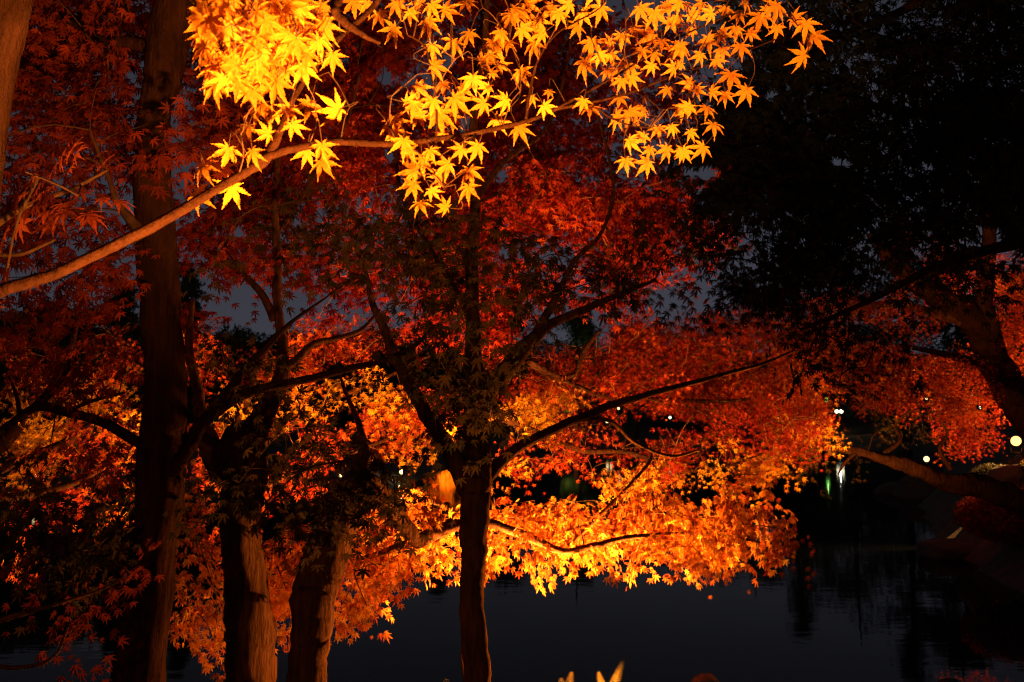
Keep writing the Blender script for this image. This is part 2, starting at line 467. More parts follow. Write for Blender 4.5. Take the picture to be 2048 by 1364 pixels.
DENS = 1.75
class Tree:
    def __init__(s, name, label, base_px, group=None, cat='tree', base=None):
        if base is None:
            b = P(*base_px); base = (b[0], b[1], gz(b[0], b[1]))
        s.root = empty(name, base, label, cat, group)
        s.base = np.array(base); s.nodes = []; s.limb_end = None
    def limb(s, name, pts, m='bark', ground=False, sides=None, wob=.1, per=10, flare=True, par=None):
        """pts: (px, py, width in px, depth) from the root end to the tip"""
        C = np.array([P(a, b, d) for a, b, w, d in pts]); R = np.array([w / 2 / F * d for a, b, w, d in pts])
        if ground:
            k = 0.0; dirv = norm(C[0] - C[1]); dirv = norm(dirv + np.array([0, 0, -.9]))
            q = C[0].copy()
            for _ in range(400):
                q = q + dirv * .02
                if q[2] < gz(q[0], q[1]) - .12: break
            mid = (C[0] + q) / 2
            C = np.vstack([q, mid, C]); R = np.concatenate([[R[0] * 1.55, R[0] * 1.12], R])
            s.base = q; 
        n = max(6, (len(C) - 1) * per)
        A = spline(np.column_stack([C, R]), n)
        rr = np.random.default_rng(abs(hash(str(pts))) % 2 ** 31 if False else int(sum(abs(v) for p in pts for v in p)))
        jit = np.cumsum(rr.normal(0, 1, (n, 3)), 0); jit -= np.linspace(0, 1, n)[:, None] * jit[-1]
        A[:, :3] += jit * A[:, 3:4] * .05
        g = Geo(); tube(g, A[:, :3], np.maximum(A[:, 3], .0015), sides or (14 if R.max() > .04 else 8), wob, int(rr.integers(1e6)))
        o = g.build(name, M[m], par or s.root, smooth=True)
        s.nodes.append(A[::3, :4])
        return o
    def crown(s, pads, m='orange', size=.062, dens=1.5, name='crown', gaps=(), sag=.35, thin=0.3, detail=None, seed=1, twigs=True, face=.35, K=36, twigmat='twig', clus=.2, twr=.004, facing=.55, fan_len=6.4):
        """pads: (px, py, rx, ry, depth[, dens factor]) patches of foliage, filled with flat drooping sprays of leaves"""
        r_ = np.random.default_rng(seed + len(pads) * 17)
        POS = []; TIP = []; NRM = []; SIZ = []; SPR = []
        dm = np.mean([p[4] for p in pads])
        if detail is None: detail = 1 if dm < 7.2 else 0
        for pd in pads:
            cx, cy, rx, ry, d = pd[:5]; df = pd[5] if len(pd) > 5 else 1; tl = math.radians(pd[6]) if len(pd) > 6 else 0.0
            spx = size * F / d
            nl = DENS * dens * df * math.pi * rx * ry / (.36 * spx ** 2)
            ns = max(2, int(nl / K * 1.25))
            ang = r_.uniform(0, 2 * math.pi, ns); rad = np.sqrt(r_.uniform(0, 1, ns)) * (1 + r_.normal(0, .1, ns))
            ex = rx * rad * np.cos(ang); ey = ry * rad * np.sin(ang)
            X = cx + ex * math.cos(tl) - ey * math.sin(tl); Y = cy + ex * math.sin(tl) + ey * math.cos(tl)
            D = d + r_.normal(0, .12 + .035 * d, ns)
            C = np.array([P(x, y, q) for x, y, q in zip(X, Y, D)])
            keep = r_.uniform(0, 1, ns) < np.clip(.72 + .8 * clump(C, clus * d ** .5), .16, 1)
            for (gx_, gy_, ga, gb) in gaps:
                keep &= ((X - gx_) / ga) ** 2 + ((Y - gy_) / gb) ** 2 > 1
            C = C[keep]; ns = len(C)
            if not ns: continue
            SPR.append(C)
            az = r_.uniform(0, 2 * math.pi, ns)
            dr = norm(np.stack([np.cos(az), np.sin(az) - face, np.full(ns, -sag) + r_.normal(0, .12, ns)], 1))
            up = norm(np.array([0, -.25 - facing, 1.0 - .45 * facing]) + r_.normal(0, .27, (ns, 3)))
            sd_ = norm(np.cross(dr, up)); up = np.cross(sd_, dr)
            L = size * fan_len * r_.uniform(.65, 1.3, ns)
            k = K
            t = r_.uniform(0, 1, (ns, k)); q = r_.uniform(-1, 1, (ns, k))
            wd_ = (.16 + .36 * np.sin(math.pi * np.clip(t * .85 + .1, 0, 1))) * L[:, None]
            lift = r_.normal(0, size * .2, (ns, k))
            pos = C[:, None] + ((t - .45) * L[:, None])[..., None] * dr[:, None] + (q * wd_)[..., None] * sd_[:, None] + lift[..., None] * up[:, None]
            pos = pos - ((t ** 2 * .26 + q ** 2 * .1) * L[:, None])[..., None] * np.array([0, 0, 1.0])
            fan = q * 1.05 + r_.normal(0, .3, (ns, k))
            tp = np.cos(fan)[..., None] * dr[:, None] + np.sin(fan)[..., None] * sd_[:, None]
            tp = norm(tp) + np.array([0, 0, -1]) * (.1 + .5 * t + r_.uniform(0, .3, (ns, k)))[..., None]
            nn = up[:, None] + r_.normal(0, .2, (ns, k, 3)) + np.array([0, -face * .6, 0])
            fp = pos.reshape(-1, 3); rel = fp - EYE; dep = rel @ FW
            fx = 1024 + rel @ RT / dep * F; fy = 682 - rel @ UP / dep * F
            ok = np.ones(len(fp), bool)
            for (gx_, gy_, ga, gb) in gaps:
                ok &= ((fx - gx_) / ga) ** 2 + ((fy - gy_) / gb) ** 2 > r_.uniform(.25, 1.15, len(fp))
            POS.append(fp[ok]); TIP.append(tp.reshape(-1, 3)[ok]); NRM.append(nn.reshape(-1, 3)[ok])
            SIZ.append((size * np.clip(r_.normal(1, .2, (ns, k)), .5, 1.5)).ravel()[ok])
        POS = np.concatenate(POS)
        extra = None
        if twigs and s.nodes:
            extra = (s.twigs(np.concatenate(SPR), twr, r_), M[twigmat])
        return leaves_mesh(name, POS, np.concatenate(TIP), np.concatenate(NRM), np.concatenate(SIZ), detail, M[m], s.root, extra)
    def twigs(s, C, rad, r_, maxlen=2.2, sides=3):
        N = np.concatenate(s.nodes); NP = N[:, :3].copy()
        d0 = np.array([np.min(np.linalg.norm(NP - c, axis=1)) for c in C])
        g = Geo(); pool = [NP]; P_ = NP
        for i in np.argsort(d0):
            c = C[i]
            dd = np.linalg.norm(P_ - c, axis=1)
            j = int(np.argmin(dd)); a = P_[j]; ln = dd[j]
            if ln > maxlen: continue
            mid = (a + c) / 2 + r_.normal(0, ln * .07, 3) + np.array([0, 0, ln * .1])
            end = c + norm(c - a) * .04
            pts = spline(np.array([a, mid, end]), 6)
            tube(g, pts, np.linspace(rad * (1 + min(ln, 1.5)), rad * .5, 6), sides, cap=False)
            P_ = np.vstack([P_, pts[2:]])
        return g

# ------------------------------------------------------------------ floodlights
def floodlight(loc, aim, watt, label, cone=110, blend=.6, color=WARM, r=.05, group='garden floodlights lighting the maples', lens='lens', scale=1.0, post=None):
    loc = np.asarray(loc, float); aim = np.asarray(aim, float)
    g0 = gz(loc[0], loc[1])
    t = empty('floodlight', (loc[0], loc[1], g0), label, 'floodlight', group)
    ax = norm(aim - loc); ref = np.array([0, 0, 1.0]) if abs(ax[2]) < .9 else np.array([0, 1.0, 0])
    u = norm(np.cross(ax, ref)); v = np.cross(u, ax)
    s = .085 * scale
    g = Geo()
    C = np.array([loc - ax * s * q for q in (1.9, 1.85, 1.5, .9, .2, -.35, -.35, -.05)])
    R = np.array([.25, .5, .72, .9, 1.05, 1.12, 1.02, .98]) * s
    k = np.linspace(0, 2 * math.pi, 18, endpoint=False)
    g.add((C[:, None, :] + R[:, None, None] * (np.cos(k)[None, :, None] * u + np.sin(k)[None, :, None] * v)).reshape(-1, 3),
          [t_ for j in range(len(C) - 1) for i in range(18) for t_ in ((j * 18 + i, j * 18 + (i + 1) % 18, j * 18 + 18 + (i + 1) % 18), (j * 18 + i, j * 18 + 18 + (i + 1) % 18, j * 18 + 18 + i))])
    g.add(np.vstack([C[0] + R[0] * (np.cos(k)[:, None] * u + np.sin(k)[:, None] * v), C[0]]), [(i, (i + 1) % 18, 18) for i in range(18)])
    hous = g.build('housing', M['metal'], t, True)
    g = Geo()
    rim = loc + s * .96 * (np.cos(k)[:, None] * u + np.sin(k)[:, None] * v)
    g.add(np.vstack([rim, loc + ax * s * .12]), [(i, (i + 1) % 18, 18) for i in range(18)])
    g.build('lens', M[lens], hous, True)
    g = Geo()
    for sg in (-1, 1):
        tube(g, np.array([loc - ax * s * .6 + u * s * 1.2 * sg, np.array([loc[0], loc[1], max(g0, loc[2] - 2.2 * s)]) + u * s * .9 * sg * np.array([1, 1, 0])]), np.array([.012, .012]) * scale, 6)
    ft = np.array([loc[0], loc[1], max(g0, loc[2] - 2.2 * s)]); uh = u * [1, 1, 0] * s * .9
    tube(g, np.array([ft - uh, ft + uh]), np.array([.012, .012]) * scale, 6)
    g.build('bracket', M['metal'], t)
    g = Geo()
    tube(g, np.array([[loc[0], loc[1], g0 - .15], [loc[0], loc[1], max(g0 + .02, loc[2] - 2.2 * s)]]), np.array([.014, .014]) * scale, 8)
    g.build('stake', M['metal'], t)
    ld = bpy.data.lights.new('floodlight_lamp', 'SPOT')
    ld.energy = watt; ld.color = color; ld.spot_size = math.radians(cone); ld.spot_blend = blend; ld.shadow_soft_size = r
    lo = bpy.data.objects.new('floodlight_lamp', ld); COL.objects.link(lo); lo.parent = t
    import mathutils
    lo.location = mathutils.Vector(loc + ax * s * .5) - t.location
    lo.rotation_euler = mathutils.Vector(ax).to_track_quat('-Z', 'Y').to_euler()
    return t

# ================================================================== LAMPS OF THE GARDEN
# hidden below the frame: foreground flood, the one under the low canopy, two at its side, three further along the bank
floodlight((.1, .93, 2.08), np.array([.1, .93, 2.08]) + [-.22, .54, .86], 1000, 'garden floodlight at the foot of the golden branch, tilted steeply up', cone=100, blend=1)
floodlight((.06, 5.85, .72), (.12, 7.4, 2.4), 4000, 'garden floodlight under the low orange canopy, aimed over the pond', cone=116, blend=.6)
floodlight((.72, 5.72, .86), (-1.5, 5.1, 1.7), 480, 'garden floodlight beside the ferns, aimed left at the trunks', cone=120, blend=.5)
floodlight((-1.32, 5.95, .56), (-1.75, 6.3, 2.4), 95, 'added floodlight between the forked and the leaning trunk, brightening the low orange leaves', cone=135, blend=.5)  # extra lamp added to brighten the low leaves the trunks shadow
floodlight((-2.8, 7.2, .42), (-4.0, 9.0, 3.0), 620, 'garden floodlight behind the near left foliage', cone=110)
floodlight((-1.75, 7.0, .55), (-1.8, 9.6, 3.2), 1050, 'garden floodlight behind the two forked trunks', cone=112)
floodlight((1.5, 7.6, .45), (1.3, 9.2, 3.0), 250, 'garden floodlight at the water edge right of the middle trunk', cone=110)
floodlight((3.3, 7.7, .5), (4.5, 12.5, 5.3), 2000, 'garden floodlight at the water edge, rightmost on the near bank', cone=62)
floodlight((-2.4, -2.2, 2.3), (-1.2, 5, 2.6), 110, 'added fill floodlight behind the viewpoint, dim red on the near trunks', cone=110, color=(1, .4, .12))  # unseen lamp, added as weak reddish fill for trunks and near leaves

# ================================================================== FOREGROUND MAPLE
def hd(x): return 1.32 + np.clip(x, -200, 1800) / 1640 * .86
A = Tree('maple_tree', 'maple at the upper left corner with a bough of bright golden leaves crossing the top', None, None, base=(-1.5, 1.75, gz(-1.5, 1.75)))
A.limb('trunk', [(-300, 1500, 120, 2.0), (-150, 900, 112, 1.95), (-60, 420, 104, 1.95), (-15, 150, 96, 1.95), (32, -40, 84, 1.95), (75, -260, 74, 1.95), (150, -600, 50, 2.0)], ground=True, wob=.09, m='darkbark')
def hl(pts): return [(x, y, w, float(hd(x))) for x, y, w in pts]
A.limb('branch', [(-190, 690, 35.2, 1.9), (-120, 628, 32.0, 1.5)] + hl([(0, 580, 27.2), (100, 552, 24.8), (190, 512, 23.2), (260, 474, 22.4), (350, 428, 20.8), (440, 370, 20.0), (492, 338, 20.8), (530, 318, 20.8), (562, 258, 16.0), (592, 188, 14.4), (640, 118, 13.6), (688, 66, 12.8), (740, 20, 12.0), (800, -60, 8.8)]), wob=.11, per=8, m='bough')
A.limb('branch', hl([(505, 328, 16), (545, 312, 18), (600, 297, 16), (680, 285, 15), (780, 290, 13), (880, 279, 12), (960, 265, 11), (1060, 240, 9), (1110, 218, 8), (1180, 205, 6.5), (1260, 185, 5), (1350, 150, 4), (1450, 118, 3), (1560, 75, 2)]), wob=.06, per=8, m='bough')
A.limb('branch', hl([(1110, 218, 6), (1180, 180, 6), (1250, 140, 5), (1320, 95, 4), (1400, 55, 3.5), (1480, 25, 3), (1570, 30, 2), (1610, 70, 1.6)]), wob=.05, m='bough')
A.limb('branch', hl([(1052, 238, 6), (1058, 190, 6), (1075, 120, 5), (1110, 70, 4.5), (1150, 45, 3.5), (1200, 15, 3), (1230, -30, 2)]), wob=.05, m='bough')
A.limb('branch', [(700, -70, 26, 1.22), (672, 10, 24, 1.2), (692, 44, 20, 1.2), (725, 70, 13, 1.2), (760, 86, 6, 1.2)], wob=.05, m='bough')
A.limb('branch', hl([(870, 280, 5), (884, 330, 4), (888, 380, 2.5)]), wob=.05, m='bough')
A.limb('branch', hl([(872, 279, 5), (874, 230, 5), (868, 170, 4), (850, 95, 4), (815, 70, 3)]), wob=.05, m='bough')
A.limb('branch', hl([(1180, 205, 4), (1230, 240, 3.5), (1300, 255, 3), (1370, 235, 2), (1430, 225, 1.5)]), wob=.05, m='bough')
hero = []
for u, v, s in [(1200, 60, 210), (1230, 130, 210), (1190, 215, 180), (1290, 330, 240), (1250, 430, 230), (1260, 520, 190), (1400, 80, 200), (1400, 330, 230), (1440, 430, 200), (1550, 430, 180), (1610, 500, 250), (1650, 350, 210), (1770, 270, 230), (1790, 330, 180), (1480, 550, 180), (1520, 630, 210), (1600, 660, 170), (1560, 140, 200), (1680, 110, 220), (1480, 230, 220), (1900, 150, 200), (1950, 340, 190), (1960, 640, 230), (1810, 620, 190), (1440, 760, 190), (1560, 780, 160), (1720, 740, 160), (1690, 650, 180), (1330, 890, 200), (1480, 900, 160), (1790, 900, 160), (1890, 870, 200), (1890, 960, 190), (1160, 1140, 200), (1350, 1110, 230), (1190, 985, 190), (1700, 30, 200), (1800, 60, 200), (1600, 30, 200), (1500, 40, 190), (1340, 180, 210), (1880, 50, 190), (1320, 250, 200), (1350, 420, 210), (1420, 500, 190), (1540, 300, 190), (1650, 200, 210), (1750, 160, 200), (1840, 200, 190), (1330, 20, 190), (1420, 170, 200), (1580, 220, 200), (1500, 330, 200), (1300, 470, 180), (1860, 110, 180)]:
    hero.append((u * .3418, v * .3418, s * .3418))
for u, v, s in [(250, 90, 150), (330, 180, 165), (430, 80, 125), (540, 140, 175), (480, 20, 140), (650, 60, 170), (680, 260, 195), (770, 210, 165), (580, 390, 175), (560, 280, 130), (860, 360, 145), (920, 260, 195), (1000, 260, 130), (1050, 60, 190), (1180, 130, 160), (1150, 270, 175), (1250, 50, 160), (1350, 30, 140), (1440, 90, 140), (1540, 60, 175), (1400, 160, 145), (960, 390, 125), (1080, 430, 165), (910, 430, 95), (800, 470, 175), (880, 515, 115), (740, 520, 145), (980, 590, 155), (850, 610, 155), (1135, 575, 105), (1220, 630, 135), (940, 710, 165), (1070, 760, 165), (480, 520, 165), (420, 600, 145), (460, 620, 165), (700, 590, 205), (600, 680, 220), (330, 720, 200), (340, 780, 165), (620, 780, 125), (390, 840, 195), (550, 890, 135), (500, 950, 185), (640, 970, 165), (720, 880, 135), (820, 870, 175), (780, 1010, 175), (600, 1040, 125), (440, 1000, 175), (440, 1090, 165), (560, 1120, 125), (770, 1110, 175), (490, 1200, 145), (630, 1210, 135), (1490, 260, 185), (1450, 380, 195), (1590, 250, 125), (1660, 220, 155), (1740, 180, 155), (1590, 420, 135), (1700, 390, 175), (1730, 460, 135), (1860, 90, 185), (1830, 210, 175), (1990, 290, 165), (1960, 130, 145), (1850, 320, 135), (1840, 390, 115), (1960, 400, 125), (1650, 580, 135), (1490, 640, 145), (1440, 600, 125), (1640, 690, 175), (1720, 670, 185), (1790, 640, 115), (1930, 530, 125), (2020, 640, 135), (1720, 830, 145), (1790, 800, 115), (1880, 760, 125), (1960, 750, 105), (1690, 950, 135), (1810, 960, 155), (1830, 880, 115), (1925, 880, 145), (2020, 890, 115), (1240, 540, 80),
                (100, 20, 180), (180, 30, 150), (350, 30, 150), (560, 40, 150), (760, 20, 140), (1100, 100, 160), (1010, 100, 170), (960, 200, 150), (1090, 180, 150), (1120, 30, 160), (1300, 90, 140), (1190, 200, 140), (900, 330, 120), (620, 500, 140), (560, 600, 150), (680, 700, 150), (480, 680, 140), (420, 900, 130), (1540, 330, 130), (1600, 330, 130), (1780, 300, 130), (1660, 480, 120), (1900, 250, 140), (1780, 60, 150), (1930, 40, 150)]:
    hero.append((674 + u * .3418, v * .3418, s * .3418))
for u, v, s in [(60, 30, 125), (20, 110, 115), (100, 180, 115), (110, 90, 155), (210, 80, 125), (300, 60, 125), (380, 90, 115), (360, 180, 135), (450, 200, 125), (500, 110, 175), (600, 50, 195), (710, 110, 135), (770, 150, 175), (820, 220, 195), (745, 330, 185), (600, 170, 125), (40, 280, 175), (200, 240, 185), (280, 200, 135), (280, 300, 125), (390, 280, 155), (250, 360, 125), (330, 450, 195), (420, 540, 165), (90, 490, 135), (140, 530, 105), (230, 540, 115), (300, 560, 125), (80, 630, 155), (190, 640, 135), (230, 740, 145), (100, 780, 115), (0, 760, 65), (60, 890, 135), (160, 870, 145), (30, 380, 105), (160, 30, 130), (420, 20, 130), (540, 60, 130), (150, 330, 120), (20, 20, 140)]:
    hero.append((1348 + u * .3418, v * .3418, s * .3418))
for _ in range(60):
    a_ = rng.uniform(0, 6.28); q_ = rng.uniform(0, 1) ** .5
    hero.append((520 + 125 * q_ * math.cos(a_), 60 + 115 * q_ * math.sin(a_), rng.uniform(58, 82)))
for _ in range(40):      # the part of the bough above the frame
    hero.append((rng.uniform(380, 1500), rng.uniform(-170, -20), rng.uniform(50, 75)))
hr = np.random.default_rng(12)
HP = []; HT = []; HN = []; HS = []; ATT = []
HN_nodes = np.concatenate(A.nodes)[:, :3]
for x, y, s in hero:
    d = float(hd(x)) + hr.normal(0, .06) - (.1 if x < 620 and y < 190 else 0)
    a = math.radians(90 + hr.normal(0, 38))
    tp = math.cos(a) * RT - math.sin(a) * UP
    tp = norm(tp + FW * hr.normal(-.05, .3))
    nn = norm(-FW * 1.0 + RT * hr.normal(0, .35) + UP * hr.normal(-.15, .35))
    size = s * d / F * 1.06
    c = P(x, y, d)
    HP.append(c - tp * size * .12); HT.append(tp); HN.append(nn); HS.append(size)
# leaf stalks and the fine twigs that carry them
A.nodes = [n_ for n_ in A.nodes[1:]]
g = Geo(); NPn = np.concatenate(A.nodes)[:, :3]
TW = NPn.copy()
order = np.argsort([np.min(np.linalg.norm(NPn - p, axis=1)) for p in HP])
for i in order:
    p = np.array(HP[i]); dd = np.linalg.norm(TW - p, axis=1); j = int(np.argmin(dd)); a = TW[j]; ln = dd[j]
    q = p - HT[i] * min(.035, ln * .5) + UP * .008
    if ln > .06:
        k = a + (q - a) * .62 + UP * .02 + hr.normal(0, .006, 3)
        pts = spline(np.array([a, (a + k) / 2 + UP * .006 + hr.normal(0, .004, 3), k]), 6)
        tube(g, pts, np.linspace(.0013, .0009, 6), 5, cap=False); TW = np.vstack([TW, pts[2:]]); a = k
    pts = spline(np.array([a, q, p]), 6)
    tube(g, pts, np.linspace(.0007, .00055, 6), 4, cap=False)
leaves_mesh('crown', HP, HT, HN, HS, 2, M['hero'], A.root, extra=(g, M['twig']))
A.nodes = []
A.limb('branch', [(-160, 640, 20, 2.3), (-60, 500, 16, 2.5), (40, 420, 12, 2.5), (140, 380, 9, 2.5), (215, 340, 5, 2.55)], wob=.05, m='twig')
A.limb('branch', [(-60, 500, 10, 2.5), (30, 510, 8, 2.5), (110, 480, 5, 2.5)], wob=.05, m='twig')
A.crown([(60, 420, 95, 60, 2.5), (150, 350, 90, 50, 2.55), (90, 470, 90, 35, 2.5), (20, 360, 60, 60, 2.4), (205, 400, 14, 20, 2.5, .5), (30, 520, 60, 50, 2.5), (150, 300, 70, 20, 2.6, .7)], 'rednear', size=.06, dens=.95, name='foliage', detail=2, face=.6, sag=.3, seed=5, fan_len=4, K=16)

# ================================================================== TWIN TRUNKS, MIDDLE TRUNK AND THEIR CROWNS
B = Tree('maple_tree', 'tall dark trunk near the left edge, thickest in view, with reddish brown leaves up high', (285, 1400, 4.2), 'maples on the near bank')
B.limb('trunk', [(272, 1400, 108, 4.2), (300, 1150, 94, 4.2), (322, 1000, 92, 4.2), (330, 860, 90, 4.2), (324, 700, 82, 4.2), (315, 500, 80, 4.2), (312, 330, 72, 4.2), (318, 210, 66, 4.2), (338, 110, 78, 4.25), (356, 0, 84, 4.3), (380, -150, 70, 4.4), (400, -400, 46, 4.6)], ground=True, wob=.06, m='darkbark')
B.limb('limb', [(338, 950, 40, 4.2), (375, 905, 32, 4.25), (405, 855, 26, 4.3), (432, 815, 24, 4.35), (470, 765, 19, 4.4), (520, 710, 15, 4.45), (578, 648, 9, 4.5), (650, 596, 4, 4.55), (700, 560, 1.5, 4.6)], wob=.08, m='darkbark')
B.limb('limb', [(418, 835, 24, 4.32), (470, 795, 22, 4.4), (540, 772, 19, 4.4), (620, 757, 16, 4.4), (690, 738, 14, 4.4), (760, 722, 11, 4.4), (830, 690, 8, 4.4), (870, 650, 5, 4.4)], wob=.08, m='darkbark')
B.limb('limb', [(322, 110, 34, 4.25), (270, 88, 26, 4.3), (210, 82, 18, 4.4), (170, 60, 13, 4.5), (110, 30, 8, 4.6)], wob=.08, m='darkbark')
B.limb('limb', [(300, 480, 30, 4.2), (262, 440, 20, 4.1), (235, 405, 14, 4.0), (215, 350, 9, 4.0), (180, 260, 6, 4.0)], wob=.08, m='twig')
B.limb('limb', [(300, 900, 24, 4.3), (215, 850, 20, 4.5), (130, 825, 18, 4.6), (70, 815, 17, 4.6), (0, 862, 14, 4.6), (-80, 890, 10, 4.6)], wob=.08, m='darkbark')
B.limb('limb', [(72, 818, 14, 4.6), (110, 780, 12, 4.6), (135, 740, 9, 4.6), (138, 700, 6, 4.6)], wob=.08, m='darkbark')
B.limb('limb', [(75, 816, 10, 4.6), (130, 822, 9, 4.6), (190, 800, 7, 4.6), (250, 785, 5, 4.6)], wob=.08, m='darkbark')
B.limb('limb', [(40, 835, 9, 4.6), (34, 800, 8, 4.6), (25, 770, 6, 4.6), (10, 740, 4, 4.6)], wob=.08, m='darkbark')
B.crown([(150, 110, 170, 120, 4.8), (70, 240, 110, 90, 4.6), (220, 230, 110, 90, 4.7), (190, 30, 180, 60, 5.0), (100, 60, 90, 80, 5), (230, 320, 60, 50, 4.4), (330, 270, 70, 60, 3.8, .8), (390, 230, 50, 60, 4.4), (120, 330, 120, 50, 4.7), (40, 120, 60, 80, 4.8), (330, -80, 300, 70, 4.8)], 'russet', size=.06, dens=3.4, gaps=[(250, 380, 22, 50), (20, 225, 22, 14), (150, 45, 12, 8)], seed=11, face=.5)
B.crown([(130, 600, 150, 80, 4.5), (200, 520, 90, 70, 4.3), (60, 680, 100, 60, 4.6), (230, 560, 60, 70, 4.1), (180, 690, 90, 50, 4.6, .8), (70, 760, 90, 50, 4.7, .55), (215, 740, 70, 60, 4.5, .7), (60, 600, 70, 60, 4.5), (40, 480, 90, 70, 4.6, 1.8), (140, 430, 90, 60, 4.7, 1.8), (30, 390, 70, 70, 4.8, 1.5), (220, 460, 60, 60, 4.4, 1.4), (110, 250, 120, 80, 5, 1.2), (240, 330, 60, 50, 4.8), (20, 230, 50, 60, 5), (120, 900, 130, 40, 4.6, .5), (220, 880, 60, 60, 4.5, .5)], 'russet', size=.06, dens=1.25, name='foliage', seed=14, face=.5, gaps=[(330, 600, 30, 400)])
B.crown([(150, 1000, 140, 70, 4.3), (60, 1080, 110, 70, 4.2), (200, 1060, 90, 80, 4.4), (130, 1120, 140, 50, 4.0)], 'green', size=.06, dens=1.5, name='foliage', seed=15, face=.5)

Cc = Tree('maple_tree', 'dark forked trunk second from the left, its right side lit orange', (490, 1420, 5.0), 'maples on the near bank')
Cc.limb('trunk', [(492, 1420, 108, 5.0), (486, 1300, 96, 5.0), (474, 1150, 84, 5.0), (468, 1020, 84, 5.0), (472, 940, 92, 5.0), (490, 890, 78, 5.0), (522, 850, 54, 5.02), (545, 800, 38, 5.05), (558, 750, 30, 5.1), (560, 690, 22, 5.15), (552, 620, 19, 5.2), (550, 520, 17, 5.25), (548, 420, 14, 5.3), (552, 300, 12, 5.4), (540, 150, 9, 5.5), (520, 0, 7, 5.6)], ground=True, wob=.1)
Cc.limb('limb', [(455, 950, 56, 5.0), (425, 890, 44, 5.05), (405, 830, 32, 5.1), (398, 780, 22, 5.2), (380, 700, 16, 5.3), (385, 600, 10, 5.4)], wob=.1)
Cc.limb('limb', [(556, 745, 20, 5.1), (590, 722, 17, 5.1), (622, 690, 14, 5.15), (668, 678, 11, 5.2), (720, 660, 9, 5.2), (760, 620, 6, 5.3)], wob=.1)
Cc.limb('limb', [(550, 640, 18, 5.2), (520, 585, 15, 5.2), (480, 545, 13, 5.2), (430, 512, 11, 5.2), (395, 495, 8, 5.2)], wob=.1)
Cc.limb('limb', [(552, 470, 12, 5.3), (600, 400, 10, 5.5), (640, 330, 9, 5.6), (690, 250, 7, 5.8), (720, 150, 5, 5.9)], wob=.1)
Cc.limb('limb', [(548, 420, 11, 5.3), (500, 350, 9, 5.4), (440, 260, 7, 5.6), (410, 150, 5, 5.7)], wob=.1)
SKYG = [(372, 350, 22, 34), (392, 562, 34, 34), (490, 580, 40, 16), (600, 590, 26, 22), (660, 600, 14, 12), (770, 150, 20, 26), (930, 250, 16, 28), (1005, 350, 18, 20), (1005, 500, 20, 12), (480, 460, 16, 20), (640, 430, 14, 18), (780, 310, 14, 22), (560, 560, 20, 14), (900, 120, 18, 22), (690, 120, 14, 14)]
Cc.crown([(470, 250, 90, 120, 6.2), (600, 180, 130, 120, 6.6), (560, 330, 120, 90, 6.0), (440, 430, 80, 60, 5.6), (640, 420, 90, 70, 6.0), (500, 500, 110, 40, 5.6), (620, 520, 100, 50, 5.7), (700, 300, 90, 80, 6.6), (700, 90, 110, 100, 6.8), (480, 80, 110, 100, 6.4), (400, 600, 50, 30, 5.5, .6), (540, -90, 200, 80, 6.6)], 'red', size=.058, dens=3.6, gaps=SKYG, seed=21)
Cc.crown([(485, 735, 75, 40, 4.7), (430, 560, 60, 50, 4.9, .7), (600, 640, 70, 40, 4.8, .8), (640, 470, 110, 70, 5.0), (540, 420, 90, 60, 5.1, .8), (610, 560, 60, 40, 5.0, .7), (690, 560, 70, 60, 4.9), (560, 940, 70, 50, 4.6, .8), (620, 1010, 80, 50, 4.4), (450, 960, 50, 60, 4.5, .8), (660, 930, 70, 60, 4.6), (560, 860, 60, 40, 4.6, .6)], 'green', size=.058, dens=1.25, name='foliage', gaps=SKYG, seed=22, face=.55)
Cc.crown([(390, 1130, 50, 70, 6.0), (375, 1060, 30, 30, 6.0), (400, 1240, 40, 60, 6.2, .8), (370, 1200, 30, 60, 6.2), (420, 1300, 40, 50, 6.3, .6), (395, 960, 30, 40, 6.4, .8), (410, 1020, 40, 40, 6.3, .7)], 'orange', size=.055, dens=1.6, name='foliage', seed=23, gaps=[(385, 1140, 20, 18)])

D = Tree('maple_tree', 'leaning trunk lit orange left of the middle trunk, carrying the long low glowing orange branch', (610, 1420, 5.0), 'maples on the near bank')
D.limb('trunk', [(606, 1420, 86, 4.75), (622, 1330, 80, 4.75), (640, 1220, 86, 4.8), (660, 1120, 88, 4.9), (690, 1050, 84, 5.05), (716, 990, 66, 5.15), (730, 940, 40, 5.2), (728, 890, 20, 5.3), (716, 840, 12, 5.4), (690, 780, 7, 5.5), (672, 720, 3, 5.6)], ground=True, wob=.1)
D.limb('limb', [(722, 960, 50, 5.15), (765, 1000, 42, 5.3), (800, 1050, 34, 5.5), (828, 1085, 30, 5.6), (862, 1070, 27, 5.75), (900, 1056, 24, 5.75), (965, 1044, 20, 5.8), (1030, 1062, 17, 5.85), (1080, 1085, 16, 5.9), (1130, 1104, 14, 5.92), (1190, 1092, 12, 5.95), (1250, 1076, 10, 6.0), (1330, 1068, 8, 6.1), (1420, 1066, 6, 6.3), (1520, 1085, 4, 6.5)], wob=.1)
D.limb('limb', [(828, 1084, 18, 5.6), (800, 1092, 15, 5.7), (750, 1110, 12, 5.8), (710, 1125, 8, 5.9), (660, 1160, 5, 5.9)], wob=.1)
D.limb('limb', [(880, 1062, 15, 5.85), (880, 1085, 13, 5.9), (845, 1110, 10, 5.9), (800, 1125, 6, 6.0)], wob=.1)
D.limb('limb', [(1130, 1100, 8, 6.35), (1200, 1030, 8, 6.5), (1260, 970, 7, 6.7), (1300, 920, 6, 6.9), (1300, 890, 4, 7)], wob=.1)
D.limb('limb', [(1330, 1068, 7, 6.5), (1420, 1030, 6, 6.6), (1490, 1000, 4, 6.8)], wob=.1)
